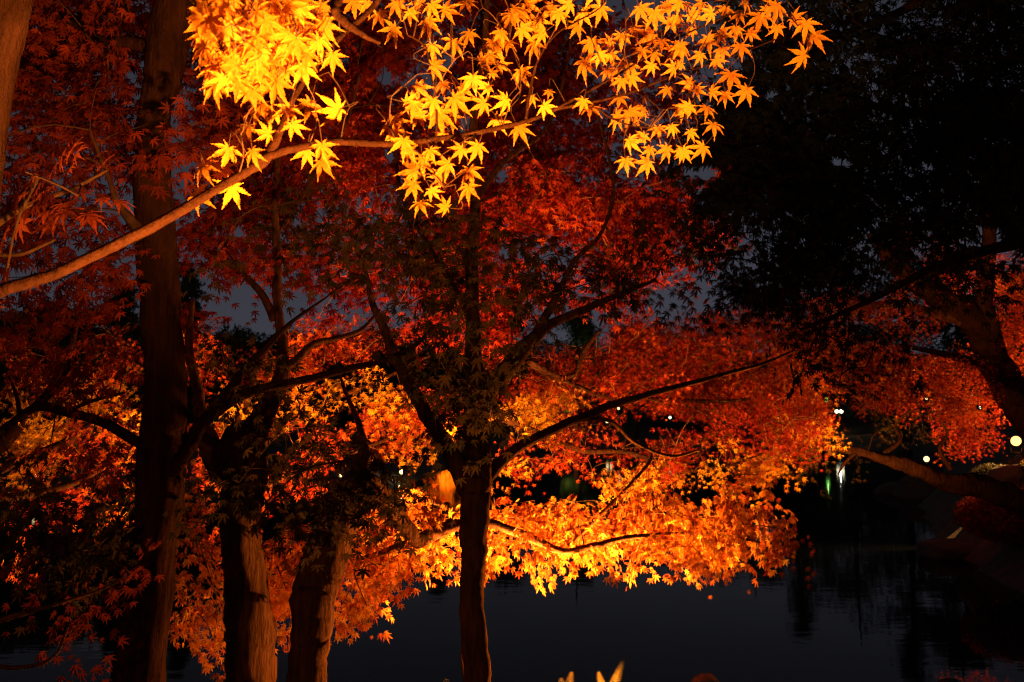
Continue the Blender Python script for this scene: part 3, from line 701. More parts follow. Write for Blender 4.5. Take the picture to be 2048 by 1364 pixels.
band = [(600, 1097, 85, 38.25, 5.6, 1.7), (560, 1172, 60, 42.5, 5.7, 1.7), (610, 1227, 40, 21.25, 5.7, 1.36), (545, 1242, 20, 25.5, 5.7, 1.19), (770, 1054, 90, 34, 5.9), (860, 994, 80, 34, 6.3), (830, 1094, 90, 25.5, 6), (720, 1142, 90, 29.75, 5.9, 1.7), (700, 1202, 40, 25.5, 5.9, 1.7), (870, 1119, 50, 13.6, 6.1, 0.8), (800, 1014, 60, 34, 6.3), (930, 1064, 70, 25.5, 6.2),
        (1010, 1014, 80, 34, 6.4), (1100, 1034, 110, 34, 6.5), (1220, 1034, 120, 38.25, 6.6), (1340, 1059, 110, 46.75, 6.7), (1430, 1069, 90, 46.75, 6.8, 1.3), (1520, 1069, 75, 38.25, 6.9, 1.4), (1560, 1084, 40, 25.5, 6.9, 1.2), (1480, 994, 75, 30.6, 7, 1.2), (1400, 1004, 80, 25.5, 6.9), (1060, 1074, 50, 21.25, 6.25, 1.2), (1200, 1089, 60, 15.3, 6.25, 1.2), (1010, 1094, 50, 21.25, 6.3, 0.8), (1300, 1104, 60, 17, 6.5), (1390, 1114, 50, 17, 6.6), (1080, 1099, 40, 15.3, 6.3), (1180, 1114, 28, 10.2, 6.2), (1140, 1112, 25, 8.5, 6.2), (1570, 1099, 25, 15.3, 6.9, 0.8), (960, 1104, 30, 17, 6.3, 0.7), (1245, 984, 70, 22.1, 6.8), (1500, 944, 50, 17, 7.1, 0.6)]
D.crown(band, 'orange', size=.058, fan_len=4.6, K=22, dens=2.2, seed=31, sag=.45, detail=1, gaps=[(1070, 985, 90, 16), (1190, 1000, 50, 12), (1400, 985, 60, 16), (620, 1035, 90, 22), (1330, 1140, 30, 12), (1480, 1150, 30, 14),(886, 958, 22, 32), (890, 1090, 14, 10), (1010, 1060, 24, 8), (440, 1200, 30, 300)])

E = Tree('maple_tree', 'slim middle trunk standing alone against the dark water, red leaves high above it', (945, 1420, 4.6), 'maples on the near bank')
E.limb('trunk', [(950, 1420, 56, 4.6), (940, 1300, 52, 4.6), (934, 1180, 50, 4.6), (934, 1080, 56, 4.6), (938, 1000, 58, 4.6), (940, 940, 64, 4.6), (944, 880, 52, 4.65), (950, 800, 48, 4.7), (948, 720, 38, 4.75), (946, 620, 30, 4.8), (944, 500, 24, 4.9), (952, 380, 20, 5.1), (946, 250, 17, 5.3), (965, 120, 13, 5.5), (975, -40, 10, 5.7), (990, -300, 6, 6)], ground=True, wob=.08)
E.limb('limb', [(936, 985, 40, 4.6), (910, 925, 36, 4.6), (878, 872, 32, 4.65), (845, 820, 28, 4.7), (815, 760, 25, 4.75), (788, 710, 23, 4.8), (765, 650, 17, 4.85), (742, 600, 12, 4.9), (730, 540, 8, 5), (700, 470, 5, 5.1)], wob=.09)
E.limb('limb', [(950, 985, 34, 4.6), (985, 940, 26, 4.7), (1040, 892, 22, 4.85), (1100, 862, 19, 5.0), (1165, 832, 18, 5.2), (1230, 808, 16, 5.4), (1300, 788, 13, 5.6), (1380, 768, 11, 5.8), (1440, 752, 9, 6), (1520, 730, 6, 6.2), (1590, 700, 4, 6.4)], wob=.1)
E.limb('limb', [(1120, 850, 11, 5.05), (1180, 838, 9, 5.3), (1225, 845, 8, 5.5), (1270, 885, 7, 5.7), (1340, 912, 6, 5.9), (1400, 900, 4, 6)], wob=.1)
E.limb('limb', [(952, 830, 44, 4.68), (985, 775, 40, 4.7), (1030, 722, 36, 4.75), (1068, 680, 28, 4.8), (1110, 645, 20, 4.85), (1180, 615, 15, 4.9), (1240, 590, 11, 5), (1310, 560, 7, 5.1)], wob=.08)
E.limb('limb', [(1060, 690, 20, 4.8), (1095, 625, 17, 4.85), (1125, 570, 12, 4.9), (1150, 520, 10, 5), (1200, 470, 8, 5.2), (1226, 390, 8, 5.4), (1215, 300, 6, 5.6), (1180, 180, 5, 5.8)], wob=.1)
E.limb('limb', [(946, 640, 18, 4.8), (900, 560, 13, 5), (850, 480, 10, 5.2), (800, 380, 8, 5.5), (790, 250, 6, 5.8)], wob=.1)
E.limb('limb', [(950, 400, 14, 5.1), (1010, 320, 11, 5.4), (1090, 260, 9, 5.7), (1130, 150, 7, 6), (1150, 20, 5, 6.3)], wob=.1)
E.crown([(760, 150, 120, 110, 7.0), (800, 300, 110, 80, 6.8), (900, 180, 110, 120, 7.0), (1040, 120, 120, 120, 7.2), (1150, 260, 130, 80, 6.8), (1020, 330, 110, 70, 6.6), (1120, 380, 140, 60, 6.4), (1250, 420, 140, 60, 6.6), (1000, 420, 120, 50, 6.2), (1330, 460, 120, 60, 6.8), (780, 420, 100, 60, 6.2), (1260, 520, 110, 50, 6.6, .8), (1330, 300, 80, 60, 6.9, .6), (1200, 120, 120, 100, 7.2, .9), (950, 30, 250, 60, 7.2), (1000, -110, 350, 90, 7.2), (880, 480, 90, 60, 6), (1390, 380, 70, 50, 7, .6), (820, 560, 150, 60, 6.6), (990, 560, 140, 60, 6.8), (700, 590, 100, 50, 6.6, .8), (900, 630, 110, 40, 6.8, .8), (1400, 250, 80, 90, 7.2), (1330, 130, 90, 90, 7.3), (880, 320, 90, 60, 6.9), (960, 230, 60, 60, 7.1), (730, 230, 70, 80, 7), (730, 110, 70, 80, 7.2), (690, 180, 50, 60, 7), (800, 60, 70, 60, 7.2), (1160, 580, 100, 40, 7, .8)], 'red', size=.058, dens=3.6, gaps=SKYG + [(1400, 340, 40, 24), (1340, 600, 60, 40)], seed=41)
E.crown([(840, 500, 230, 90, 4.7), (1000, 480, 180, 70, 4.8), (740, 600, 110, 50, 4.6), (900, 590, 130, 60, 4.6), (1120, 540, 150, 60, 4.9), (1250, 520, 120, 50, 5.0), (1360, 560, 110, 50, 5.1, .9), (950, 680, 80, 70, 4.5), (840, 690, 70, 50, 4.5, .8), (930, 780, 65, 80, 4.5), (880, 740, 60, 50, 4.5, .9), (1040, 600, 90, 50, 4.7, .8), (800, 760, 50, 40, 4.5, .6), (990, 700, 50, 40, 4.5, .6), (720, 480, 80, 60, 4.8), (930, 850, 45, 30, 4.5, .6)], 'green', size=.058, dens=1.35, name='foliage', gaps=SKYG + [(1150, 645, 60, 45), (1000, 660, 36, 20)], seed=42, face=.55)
E.crown([(690, 1000, 90, 60, 4.2), (740, 960, 70, 50, 4.25), (670, 1060, 60, 50, 4.2), (770, 1010, 40, 40, 4.3, .8), (700, 900, 60, 40, 4.3, .6)], 'green', size=.055, dens=1.3, name='foliage', seed=43, face=.55)

# ================================================================== LIT MAPLES BEHIND THE FRONT TRUNKS
T6 = Tree('maple_tree', 'broad orange maple behind the middle trunk, reaching right over the pond', (948, 1250, 7.7), 'maples on the near bank')
T6.limb('trunk', [(950, 1290, 40, 7.7), (948, 1150, 38, 7.7), (946, 1000, 36, 7.8), (952, 900, 34, 7.9), (962, 820, 30, 8), (985, 780, 24, 8.1), (1020, 742, 20, 8.3), (1060, 725, 17, 8.5), (1110, 752, 14, 8.7), (1150, 748, 11, 8.8), (1170, 700, 9, 9), (1200, 660, 6, 9.2)], ground=True, wob=.1, m='darkbark')
T6.limb('limb', [(965, 815, 18, 8), (1060, 860, 14, 8.3), (1160, 900, 12, 8.6), (1260, 905, 10, 8.9), (1360, 940, 8, 9.3), (1460, 930, 6, 9.8), (1540, 900, 4, 10.2)], wob=.1, m='darkbark')
T6.limb('limb', [(1060, 725, 12, 8.5), (1200, 790, 10, 9), (1340, 800, 9, 9.8), (1480, 800, 7, 10.4), (1620, 770, 5, 11)], wob=.1, m='darkbark')
T6.limb('limb', [(962, 820, 16, 8), (955, 700, 12, 8.4), (980, 600, 8, 8.8), (960, 500, 5, 9)], wob=.1, m='darkbark')
g6 = [(886, 955, 24, 40), (1150, 645, 55, 45), (1680, 823, 19, 14), (1340, 833, 20, 9), (1240, 818, 10, 7), (1272, 818, 10, 7), (1218, 843, 12, 8), (995, 860, 40, 26), (1115, 965, 70, 22), (1370, 1000, 80, 22), (1170, 985, 60, 16), (1345, 848, 80, 12), (1290, 870, 50, 10), (1080, 905, 40, 10), (1450, 985, 40, 20), (1010, 960, 40, 14), (1200, 930, 40, 10)]
T6.crown([(1055, 832, 75, 32, 8.6, 1.3), (1110, 805, 60, 30, 8.8), (1020, 925, 40, 24, 8.2, .8), (1235, 962, 125, 22, 8.8, 1.4, -28), (1390, 945, 90, 24, 9.4, 1.1, 12), (1600, 858, 60, 28, 10.6, 1.1), (1470, 905, 80, 26, 10.0, 1, 15), (1540, 920, 60, 20, 10.4, .8), (1300, 985, 60, 24, 9.0, .9)], 'gold', size=.056, fan_len=5.5, K=28, dens=2.4, seed=61, gaps=g6)  # gold leaf colour stands in for sprays lit from below
T6.crown([(1150, 790, 90, 40, 9.1), (1060, 775, 70, 26, 9), (1090, 935, 60, 26, 8.5, .8), (1170, 880, 100, 28, 8.9), (1340, 880, 80, 24, 9.5, .8), (1500, 790, 90, 30, 10.8), (1620, 800, 80, 30, 11), (1480, 940, 70, 30, 10), (1250, 790, 110, 30, 9.5), (1400, 800, 100, 40, 10.2), (1080, 705, 70, 26, 9.3, .9), (1040, 880, 50, 26, 8.7), (1130, 925, 50, 22, 8.9), (1620, 890, 60, 24, 11, .8), (1560, 760, 90, 36, 11), (1330, 915, 60, 26, 9.3), (1430, 875, 80, 28, 9.7)], 'flame', size=.056, fan_len=5.5, K=28, dens=2.4, name='foliage', seed=63, gaps=g6)
T6.crown([(1180, 735, 120, 30, 9.7), (1300, 700, 130, 40, 10.2), (1400, 660, 110, 40, 10.8, .8), (1010, 640, 60, 40, 9, .6), (1240, 660, 80, 30, 9.8, .7), (1280, 850, 70, 20, 9.7, .8), (1180, 850, 60, 20, 9.3), (1420, 760, 90, 30, 10.6), (1200, 905, 80, 20, 9.4), (1340, 760, 90, 26, 10.4), (1150, 960, 70, 20, 9.4, .6), (1450, 850, 70, 20, 10.0), (1520, 830, 100, 40, 10.2), (1600, 830, 80, 26, 10.4), (1380, 830, 70, 20, 9.6), (1300, 940, 60, 20, 9, .8), (1560, 880, 60, 20, 10.2)], 'red', size=.056, fan_len=5.5, K=28, dens=2.6, name='foliage', seed=62, gaps=g6)  # dark red leaf colour stands in for the lamp light fading upward

T7 = Tree('maple_tree', 'orange and yellow maple seen between the tall left trunk and the middle trunk', (480, 1300, 6.4), 'maples on the near bank')
T7.limb('trunk', [(482, 1330, 44, 6.4), (478, 1150, 40, 6.4), (470, 1000, 38, 6.8), (478, 880, 34, 7.7), (500, 780, 26, 8.2), (530, 700, 18, 8.8), (580, 650, 10, 9.4)], ground=True, wob=.1, m='darkbark')
T7.limb('limb', [(474, 930, 20, 7.5), (560, 860, 16, 8), (660, 800, 12, 8.6), (760, 760, 9, 9.2), (840, 720, 6, 9.6), (920, 690, 4, 9.8)], wob=.1, m='darkbark')
T7.limb('limb', [(470, 1000, 20, 7.4), (600, 940, 15, 7.9), (720, 900, 11, 8.6), (820, 860, 8, 9.2), (900, 830, 5, 9.6)], wob=.1, m='darkbark')
T7.limb('limb', [(495, 800, 16, 8), (440, 720, 12, 8.6), (400, 670, 8, 9.2), (380, 640, 5, 9.6)], wob=.1, m='darkbark')
g7 = [(620, 1030, 110, 36), (560, 880, 36, 18), (700, 950, 60, 26), (480, 1010, 60, 30), (886, 945, 24, 46), (895, 872, 26, 14), (770, 940, 40, 20), (680, 990, 12, 9), (680, 740, 36, 22), (500, 668, 22, 8), (930, 900, 40, 60), (800, 960, 40, 30), (575, 900, 20, 30)]
T7.crown([(400, 690, 50, 55, 9.2), (470, 670, 70, 35, 9.4), (450, 740, 70, 40, 9), (560, 690, 90, 45, 9.2), (650, 680, 70, 40, 9.2), (580, 740, 80, 35, 9), (700, 690, 50, 50, 9.4, .8), (790, 660, 90, 40, 9.8, .8), (830, 830, 60, 45, 9.4), (770, 850, 60, 40, 9.2), (890, 820, 50, 40, 9.6), (560, 960, 60, 45, 7.8), (620, 930, 60, 40, 8, .9), (640, 1000, 50, 30, 7.8, .7), (430, 940, 40, 50, 7.8, .9), (420, 870, 40, 40, 8, .7), (480, 1060, 40, 40, 7.4, .6), (640, 880, 70, 40, 8.6, .8), (560, 880, 50, 40, 8.2, .7), (1000, 690, 60, 30, 9.6, .7)], 'flame', size=.056, fan_len=5.5, K=28, dens=2.4, seed=71, gaps=g7)
T7.crown([(500, 815, 55, 42, 8.0, 1.2), (470, 850, 36, 36, 8.0, 1.1), (742, 775, 55, 32, 8.6, 1.2), (700, 760, 50, 26, 8.7), (800, 905, 50, 28, 9.0, 1.1), (840, 880, 50, 24, 9.2), (620, 800, 60, 30, 8.4, .7), (560, 770, 60, 24, 8.6, .8), (900, 870, 40, 20, 9.2, .8)], 'gold', size=.058, fan_len=5.5, K=28, dens=1.8, name='foliage', seed=72, gaps=g7)

T8 = Tree('maple_tree', 'maple at the far left with yellow patches low between dim red leaves', (-140, 1300, 7.2), 'maples on the near bank')
T8.limb('trunk', [(-150, 1330, 50, 7.0), (-130, 1150, 46, 7.1), (-90, 1000, 42, 7.3), (-10, 900, 34, 7.6), (90, 800, 24, 8.2), (140, 700, 14, 8.8), (160, 600, 8, 9.2)], ground=True, wob=.1, m='darkbark')
T8.limb('limb', [(-60, 960, 22, 7.4), (120, 890, 16, 7.9), (200, 830, 11, 8.4), (270, 780, 6, 8.8)], wob=.1, m='darkbark')
T8.limb('limb', [(-90, 1010, 20, 7.3), (110, 980, 14, 7.6), (200, 940, 9, 8), (270, 900, 5, 8.4)], wob=.1, m='darkbark')
T8.crown([(60, 875, 70, 40, 8.2, 1.2), (20, 950, 50, 40, 7.8), (130, 820, 60, 30, 8.6), (225, 755, 50, 35, 8.8, .9), (240, 840, 45, 40, 8.6, .8), (90, 930, 60, 30, 8, .7), (20, 800, 40, 40, 8.4, .7), (250, 900, 40, 30, 8.4, .6)], 'gold', size=.056, fan_len=5.5, K=28, dens=1.5, seed=81)
T8.crown([(120, 740, 110, 50, 9), (190, 860, 80, 40, 8.4), (230, 940, 60, 50, 8.2, .7), (60, 700, 90, 50, 9, .7), (200, 680, 80, 50, 9.2, .7), (130, 900, 90, 40, 8.2), (60, 1000, 90, 40, 7.8, .7), (200, 1010, 80, 50, 8, .5), (30, 1110, 60, 40, 7.6, .8)], 'flame', size=.056, fan_len=5.5, K=28, dens=1.4, name='foliage', seed=82)

T9 = Tree('maple_sapling', 'low brownish foliage hanging over the water at the lower left corner', (-120, 1420, 3.6), None, 'sapling')
T9.limb('trunk', [(-110, 1500, 30, 3.6), (-120, 1380, 26, 3.6), (-90, 1290, 20, 3.6), (-30, 1250, 15, 3.6), (30, 1232, 11, 3.6), (80, 1218, 9, 3.65), (130, 1202, 7, 3.7), (200, 1180, 5, 3.8), (260, 1150, 3, 3.9)], ground=True, wob=.08)
T9.limb('limb', [(-60, 1270, 13, 3.6), (-10, 1330, 10, 3.5), (70, 1330, 8, 3.5), (112, 1308, 7, 3.55), (130, 1270, 5, 3.6), (140, 1240, 3, 3.7)], wob=.08)
T9.crown([(60, 1180, 130, 40, 3.7), (150, 1160, 110, 45, 3.9), (40, 1270, 90, 40, 3.6, .8), (150, 1250, 60, 40, 3.7, .7), (60, 1340, 80, 30, 3.5, .7), (150, 1320, 40, 30, 3.6, .5), (210, 1190, 50, 30, 3.9, .7)], 'russet', size=.052, dens=1.15, seed=91, face=.5)

# ================================================================== RIGHT SIDE
R1 = Tree('broadleaf_tree', 'huge unlit dark tree filling the upper right corner', None, None, base=(3.9, 3.5, gz(3.9, 3.5)))
R1.limb('trunk', [(2900, 1400, 170, 3.75), (2850, 900, 150, 3.75), (2780, 500, 130, 3.82), (2700, 100, 110, 3.97), (2600, -400, 80, 4.20)], ground=True, m='darkbark')
R1.limb('limb', [(2800, 640, 80, 3.75), (2400, 420, 54, 3.90), (2100, 280, 36, 4.05), (1900, 225, 24, 4.20), (1780, 222, 16, 4.35), (1640, 160, 10, 4.50)], m='darkbark')
R1.limb('limb', [(2750, 300, 70, 3.82), (2300, 60, 40, 4.12), (2000, -40, 26, 4.35), (1760, 40, 14, 4.50), (1600, 100, 8, 4.65)], m='darkbark')
R1.limb('limb', [(2400, 420, 40, 3.90), (2120, 470, 26, 4.12), (1900, 520, 18, 4.35), (1740, 600, 12, 4.57), (1600, 660, 7, 4.80)], m='darkbark')
gr = [(int(a), int(b), int(c), int(c * .8)) for a, b, c in zip(np.random.default_rng(5).uniform(1440, 1760, 26), np.random.default_rng(6).uniform(20, 340, 26), np.random.default_rng(8).uniform(4, 10, 26))] + [(1545, 185, 20, 14), (1420, 345, 46, 22), (1680, 320, 24, 12), (1980, 470, 34, 30), (2010, 500, 40, 20)]
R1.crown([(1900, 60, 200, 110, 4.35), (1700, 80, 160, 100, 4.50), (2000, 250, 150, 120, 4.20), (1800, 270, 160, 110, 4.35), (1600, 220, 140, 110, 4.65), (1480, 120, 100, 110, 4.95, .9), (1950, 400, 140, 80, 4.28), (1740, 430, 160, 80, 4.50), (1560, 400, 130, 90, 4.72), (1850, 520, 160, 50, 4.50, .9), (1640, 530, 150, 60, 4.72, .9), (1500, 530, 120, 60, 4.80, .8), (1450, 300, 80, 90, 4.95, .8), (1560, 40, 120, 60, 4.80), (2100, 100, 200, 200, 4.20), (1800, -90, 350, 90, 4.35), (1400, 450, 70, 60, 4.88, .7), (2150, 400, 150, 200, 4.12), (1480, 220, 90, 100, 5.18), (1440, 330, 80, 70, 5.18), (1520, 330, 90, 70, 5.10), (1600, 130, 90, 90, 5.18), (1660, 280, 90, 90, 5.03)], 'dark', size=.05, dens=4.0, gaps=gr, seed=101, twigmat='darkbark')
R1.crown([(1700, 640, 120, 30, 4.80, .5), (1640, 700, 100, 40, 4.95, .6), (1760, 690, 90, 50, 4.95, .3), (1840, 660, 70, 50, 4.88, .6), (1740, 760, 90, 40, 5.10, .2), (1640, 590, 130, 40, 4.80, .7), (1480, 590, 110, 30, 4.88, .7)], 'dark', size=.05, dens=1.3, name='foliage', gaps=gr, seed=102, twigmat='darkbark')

Ff = Tree('maple_tree', 'stout dark trunk bending up at the right edge with red lamp lit leaves', (2130, 1000, 17.5), None)
Ff.limb('trunk', [(2185, 1000, 84, 17.5), (2112, 900, 74, 17.5), (2056, 830, 68, 17.5), (2019, 765, 62, 17.5), (1985, 700, 60, 17.4), (1945, 640, 54, 17.2), (1890, 608, 46, 17), (1840, 582, 40, 16.8), (1805, 545, 34, 16.6), (1775, 515, 26, 16.5), (1740, 470, 14, 16.5)], ground=True, wob=.1, m='darkbark')
Ff.limb('limb', [(1985, 700, 46, 17.3), (1972, 620, 38, 17.2), (1975, 560, 32, 17.2), (1980, 480, 26, 17.2), (1970, 400, 18, 17.2), (1960, 300, 12, 17.2)], wob=.1, m='darkbark')
Ff.limb('limb', [(1940, 642, 30, 17.2), (1860, 622, 18, 16.8), (1790, 608, 15, 16.3), (1720, 618, 13, 15.8), (1650, 645, 11, 15.2), (1580, 668, 9, 14.6), (1490, 700, 7, 14), (1400, 735, 5, 13.4)], wob=.1)
Ff.limb('limb', [(1905, 610, 26, 17.1), (1860, 540, 16, 17.3), (1880, 480, 10, 17.6)], wob=.1, m='darkbark')
Ff.limb('limb', [(1985, 720, 24, 17.4), (1930, 718, 15, 17.2), (1850, 700, 10, 17), (1800, 690, 6, 16.8)], wob=.1, m='darkbark')
Ff.crown([(1880, 820, 80, 40, 17), (1930, 850, 60, 36, 17.2), (1850, 780, 70, 40, 17), (1960, 790, 50, 50, 17.6, .9), (1900, 740, 90, 40, 17.4, .8), (1920, 890, 40, 16, 17.3, .8), (1980, 870, 40, 14, 17.8), (2030, 680, 50, 60, 18), (2000, 600, 60, 40, 18), (1890, 560, 70, 36, 17.6, .9), (1830, 600, 60, 30, 17, .7), (1800, 640, 70, 30, 16.6, .6), (1940, 520, 90, 40, 18, .7), (2030, 540, 50, 40, 18, .8), (1840, 500, 80, 40, 17.4, .5), (1760, 720, 70, 30, 16.4, .6), (1790, 770, 50, 24, 16.6, .7), (1960, 690, 60, 40, 18, .6), (2060, 800, 50, 60, 18.2), (2080, 600, 60, 100, 18)], 'flame', size=.065, dens=2.2, seed=111, gaps=[(1853, 797, 8, 8), (1960, 815, 8, 8), (2032, 882, 26, 18), (1985, 455, 30, 20)])
Ff.crown([(1640, 630, 90, 35, 15), (1540, 640, 90, 40, 14.4), (1690, 600, 70, 26, 15.4, .8), (1450, 690, 90, 36, 13.8), (1580, 690, 80, 30, 14.4), (1520, 720, 100, 30, 14), (1420, 740, 90, 30, 13.6), (1650, 730, 80, 36, 15, .8), (1560, 770, 90, 26, 14.4, .8), (1620, 670, 60, 20, 14.8), (1700, 700, 70, 30, 15.4, 1.2), (1770, 730, 60, 30, 16, 1.1), (1790, 780, 50, 26, 16.4, 1), (1720, 790, 60, 26, 15.6, .9), (1460, 640, 70, 30, 14, .7)], 'flame', size=.06, dens=2.4, name='foliage', seed=112)

Gg = Tree('leaning_tree', 'bare dark trunk leaning low over the pond from the lower right', (2400, 1120, 12), None)
Gg.limb('trunk', [(2420, 1110, 88, 12.2), (2250, 1075, 74, 12.1), (2120, 1032, 66, 12), (2040, 1004, 54, 12), (1960, 968, 44, 11.9), (1890, 950, 36, 11.8), (1830, 926, 29, 11.7), (1770, 914, 22, 11.6), (1715, 898, 16, 11.5), (1650, 890, 14, 11.4), (1580, 893, 8, 11.3)], ground=True, wob=.2, per=14, sides=18, m='darkbark')
Gg.limb('limb', [(1900, 940, 12, 11.8), (1880, 900, 9, 11.9), (1895, 868, 6, 12), (1880, 840, 3, 12)], m='darkbark')
Gg.limb('limb', [(1715, 902, 9, 11.5), (1690, 925, 6, 11.4), (1676, 950, 3, 11.4)], m='darkbark')
Gg.limb('limb', [(1760, 912, 12, 11.6), (1800, 880, 9, 11.8), (1790, 850, 7, 12), (1820, 820, 5, 12)], m='darkbark')
Gg.crown([(1650, 935, 60, 30, 11.3, .7), (1710, 950, 50, 30, 11.4, .5), (1740, 860, 90, 30, 12, .7), (1820, 850, 60, 24, 12.2, .5), (1600, 920, 50, 20, 11.2, .6), (1760, 820, 70, 24, 12.2, .5)], 'green', size=.06, dens=1.2, seed=121, gaps=[(1682, 930, 18, 50), (1640, 945, 8, 30), (1680, 823, 19, 14)], twigmat='darkbark')

# lamps of the right bank
xl, yl = P(2032, 882, 21)[:2]
floodlight(P(2032, 882, 21), P(1960, 850, 15.5), 1500, 'bright amber floodlight on the grassy right bank', cone=140, blend=.5, color=(1, .44, .11), scale=1.25, lens='lenshot')
floodlight((11.0, 20.4, gz(11.0, 20.4) + .3), P(1900, 720, 17.6), 3500, 'floodlight behind the bending right trunk, aimed up at its leaves', cone=120, color=(1, .48, .13))

# ================================================================== ROCKS, FERNS, GRASS
def rock(loc, sx, sy, sz, label, seed, group=None):
    r_ = np.random.default_rng(seed)
    nU, nV = 32, 20
    V = [(0, 0, -1.0)]
    for j in range(1, nV):
        for i in range(nU):
            th = math.pi * j / nV; ph = 2 * math.pi * i / nU
            V.append((math.sin(th) * math.cos(ph), math.sin(th) * math.sin(ph), -math.cos(th)))
    V.append((0, 0, 1.0)); V = np.array(V)
    k = norm(r_.normal(0, 1, (7, 3))) * r_.uniform(1.5, 4.5, (7, 1)); p = r_.uniform(0, 6.28, 7)
    V *= (1 + .1 * np.sin(V @ k.T + p).sum(1) / 1.8 + .035 * np.sin(V @ (k.T * 2.7) + p).sum(1) / 1.8)[:, None]
    V += r_.normal(0, .012, V.shape)
    V = np.sign(V) * np.abs(V) ** .85
    T = []
    for i in range(nU): T.append((0, 1 + (i + 1) % nU, 1 + i))
    for j in range(nV - 2):
        for i in range(nU):
            a = 1 + j * nU + i; b = 1 + j * nU + (i + 1) % nU
            T += [(a, b, b + nU), (a, b + nU, a + nU)]
    e = len(V) - 1; o_ = 1 + (nV - 2) * nU
    for i in range(nU): T.append((o_ + i, o_ + (i + 1) % nU, e))
    V = V * [sx, sy, sz] + np.array(loc)
    o = mesh_obj('rock', V - np.array(loc), T, M['rock'], smooth=True)
    o.location = loc
    return tag(o, label, 'rock', group)
for px, py, d, sx, sz, lab, sd_ in [(1905, 1115, 18.6, .55, .26, 'rounded rock at the right shore, reaching farthest into the water', 1), (1962, 1100, 19.4, .5, .3, 'broad rock beside the farthest reaching shore rock', 2), (1975, 1068, 22, .6, .36, 'rock in the second row back on the right shore', 3),
                                    (1865, 998, 33, 1.2, .5, 'long low rock under the leaning trunk, catching faint red light', 4), (2040, 1095, 18.8, .6, .4, 'dark rock at the right edge of the frame by the shore', 5), (1800, 1004, 35, .8, .35, 'small dim rock at the tip of the right shore', 6)]:
    b = P(px, py, d)
    rock((b[0], b[1], max(0, gz(b[0], b[1])) + sz * .3), sx, sx * .8, sz, lab, sd_, 'rocks along the right shore')
b = P(1405, 1376, 5.9)
rock((b[0], b[1], b[2] - .06), .115, .11, .13, 'small dark rock on the near bank at the bottom edge', 9)
# the base it rests on
rock((b[0] + .02, b[1] + .05, gz(b[0], b[1]) + .05), .26, .24, .2, 'mossy stone under the small dark rock at the bottom edge', 10)

def shrub(px, d, w, h, label, m, seed):
    r_ = np.random.default_rng(seed)
    c = P(px, 900, d); z = gz(c[0], c[1])
    t = empty('shrub', (c[0], c[1], z), label, 'shrub', 'low shrubs on the right bank')
    g = Geo(); n = int(2600 * w * h)
    v = norm(r_.normal(0, 1, (n, 3))) * r_.uniform(.25, 1, (n, 1)) ** .5
    pos = np.array([c[0], c[1], z + h * .5]) + v * [w / 2, w / 2, h * .5]
    pos[:, 2] = np.maximum(pos[:, 2], z + .03)
    for q in range(26):
        e = pos[r_.integers(0, n)]; s0 = np.array([c[0], c[1], z - .05]) + r_.normal(0, .05, 3) * [1, 1, 0]
        tube(g, np.array([s0, (s0 + e) / 2 + [0, 0, .06], e]), np.array([.012, .009, .003]), 5)
    g.build('stem', M['darkbark'], t)
    leaves_mesh('foliage', pos, r_.normal(0, 1, (n, 3)) + [0, 0, -.3], r_.normal(0, .6, (n, 3)) + [0, -.4, .8], r_.uniform(.06, .1, n), 1, M[m], t)
    return t
shrub(2026, 16.6, 1.9, .95, 'low reddish shrub at the right edge above the water', 'russet', 1)
shrub(2085, 18.5, .9, .5, 'darker shrub behind the low reddish shrub on the right bank', 'dark', 2)
shrub(1985, 20.0, 1.0, .7, 'small shrub between the shore rocks and the lit grass', 'dark', 3)

def fern(px, d, fr, label, seed, group='ferns at the bottom edge'):
    r_ = np.random.default_rng(seed)
    b = P(px, 1364, d); z = gz(b[0], b[1])
    t = empty('fern', (b[0], b[1], z), label, 'fern', group)
    for (tx, ty) in fr:
        tipp = P(tx, ty, d + r_.normal(0, .05)); base = np.array([b[0], b[1], z - .02])
        mid = (base + tipp) / 2 + np.array([(base[0] - tipp[0]) * .35, 0, .06])
        C = spline(np.array([base, mid, tipp]), 64)
        g = Geo(); tube(g, C, np.linspace(.0035, .001, 64), 4)
        side = norm(np.cross(tipp - base, FW))
        for q in range(12, 64, 2):
            u = (q - 12) / 52; ln = .05 * (1 - u) ** .55 * min(1, .5 + u * 3) + .006
            ax = norm(C[min(q + 1, 63)] - C[max(q - 1, 0)])
            for sg in (-1, 1):
                dirn = norm(side * sg + ax * .55 + np.array([0, r_.normal(0, .15), -.15]))
                w = .0048 * (1 - u * .4)
                p0 = C[q]; p1 = p0 + dirn * ln
                g.add([p0 - ax * w * .6, p0 + ax * w * .6, p0 + dirn * ln * .6 + ax * w * .7, p1, p0 + dirn * ln * .6 - ax * w * .4], [(0, 1, 2), (0, 2, 4), (4, 2, 3)])
        g.build('frond', M['fern'], t)
    return t
fern(1215, 5.6, [(1246, 1322), (1196, 1344), (1172, 1366), (1284, 1384)], 'fern with one brightly lit frond sticking up at the bottom', 1)
fern(1130, 5.5, [(1143, 1344), (1122, 1356), (1100, 1380), (1165, 1384)], 'smaller dull orange fern left of the brightly lit fern', 2)
fern(888, 5.4, [(893, 1358), (876, 1374), (910, 1378)], 'fern tip barely showing left of the middle trunk base', 3)

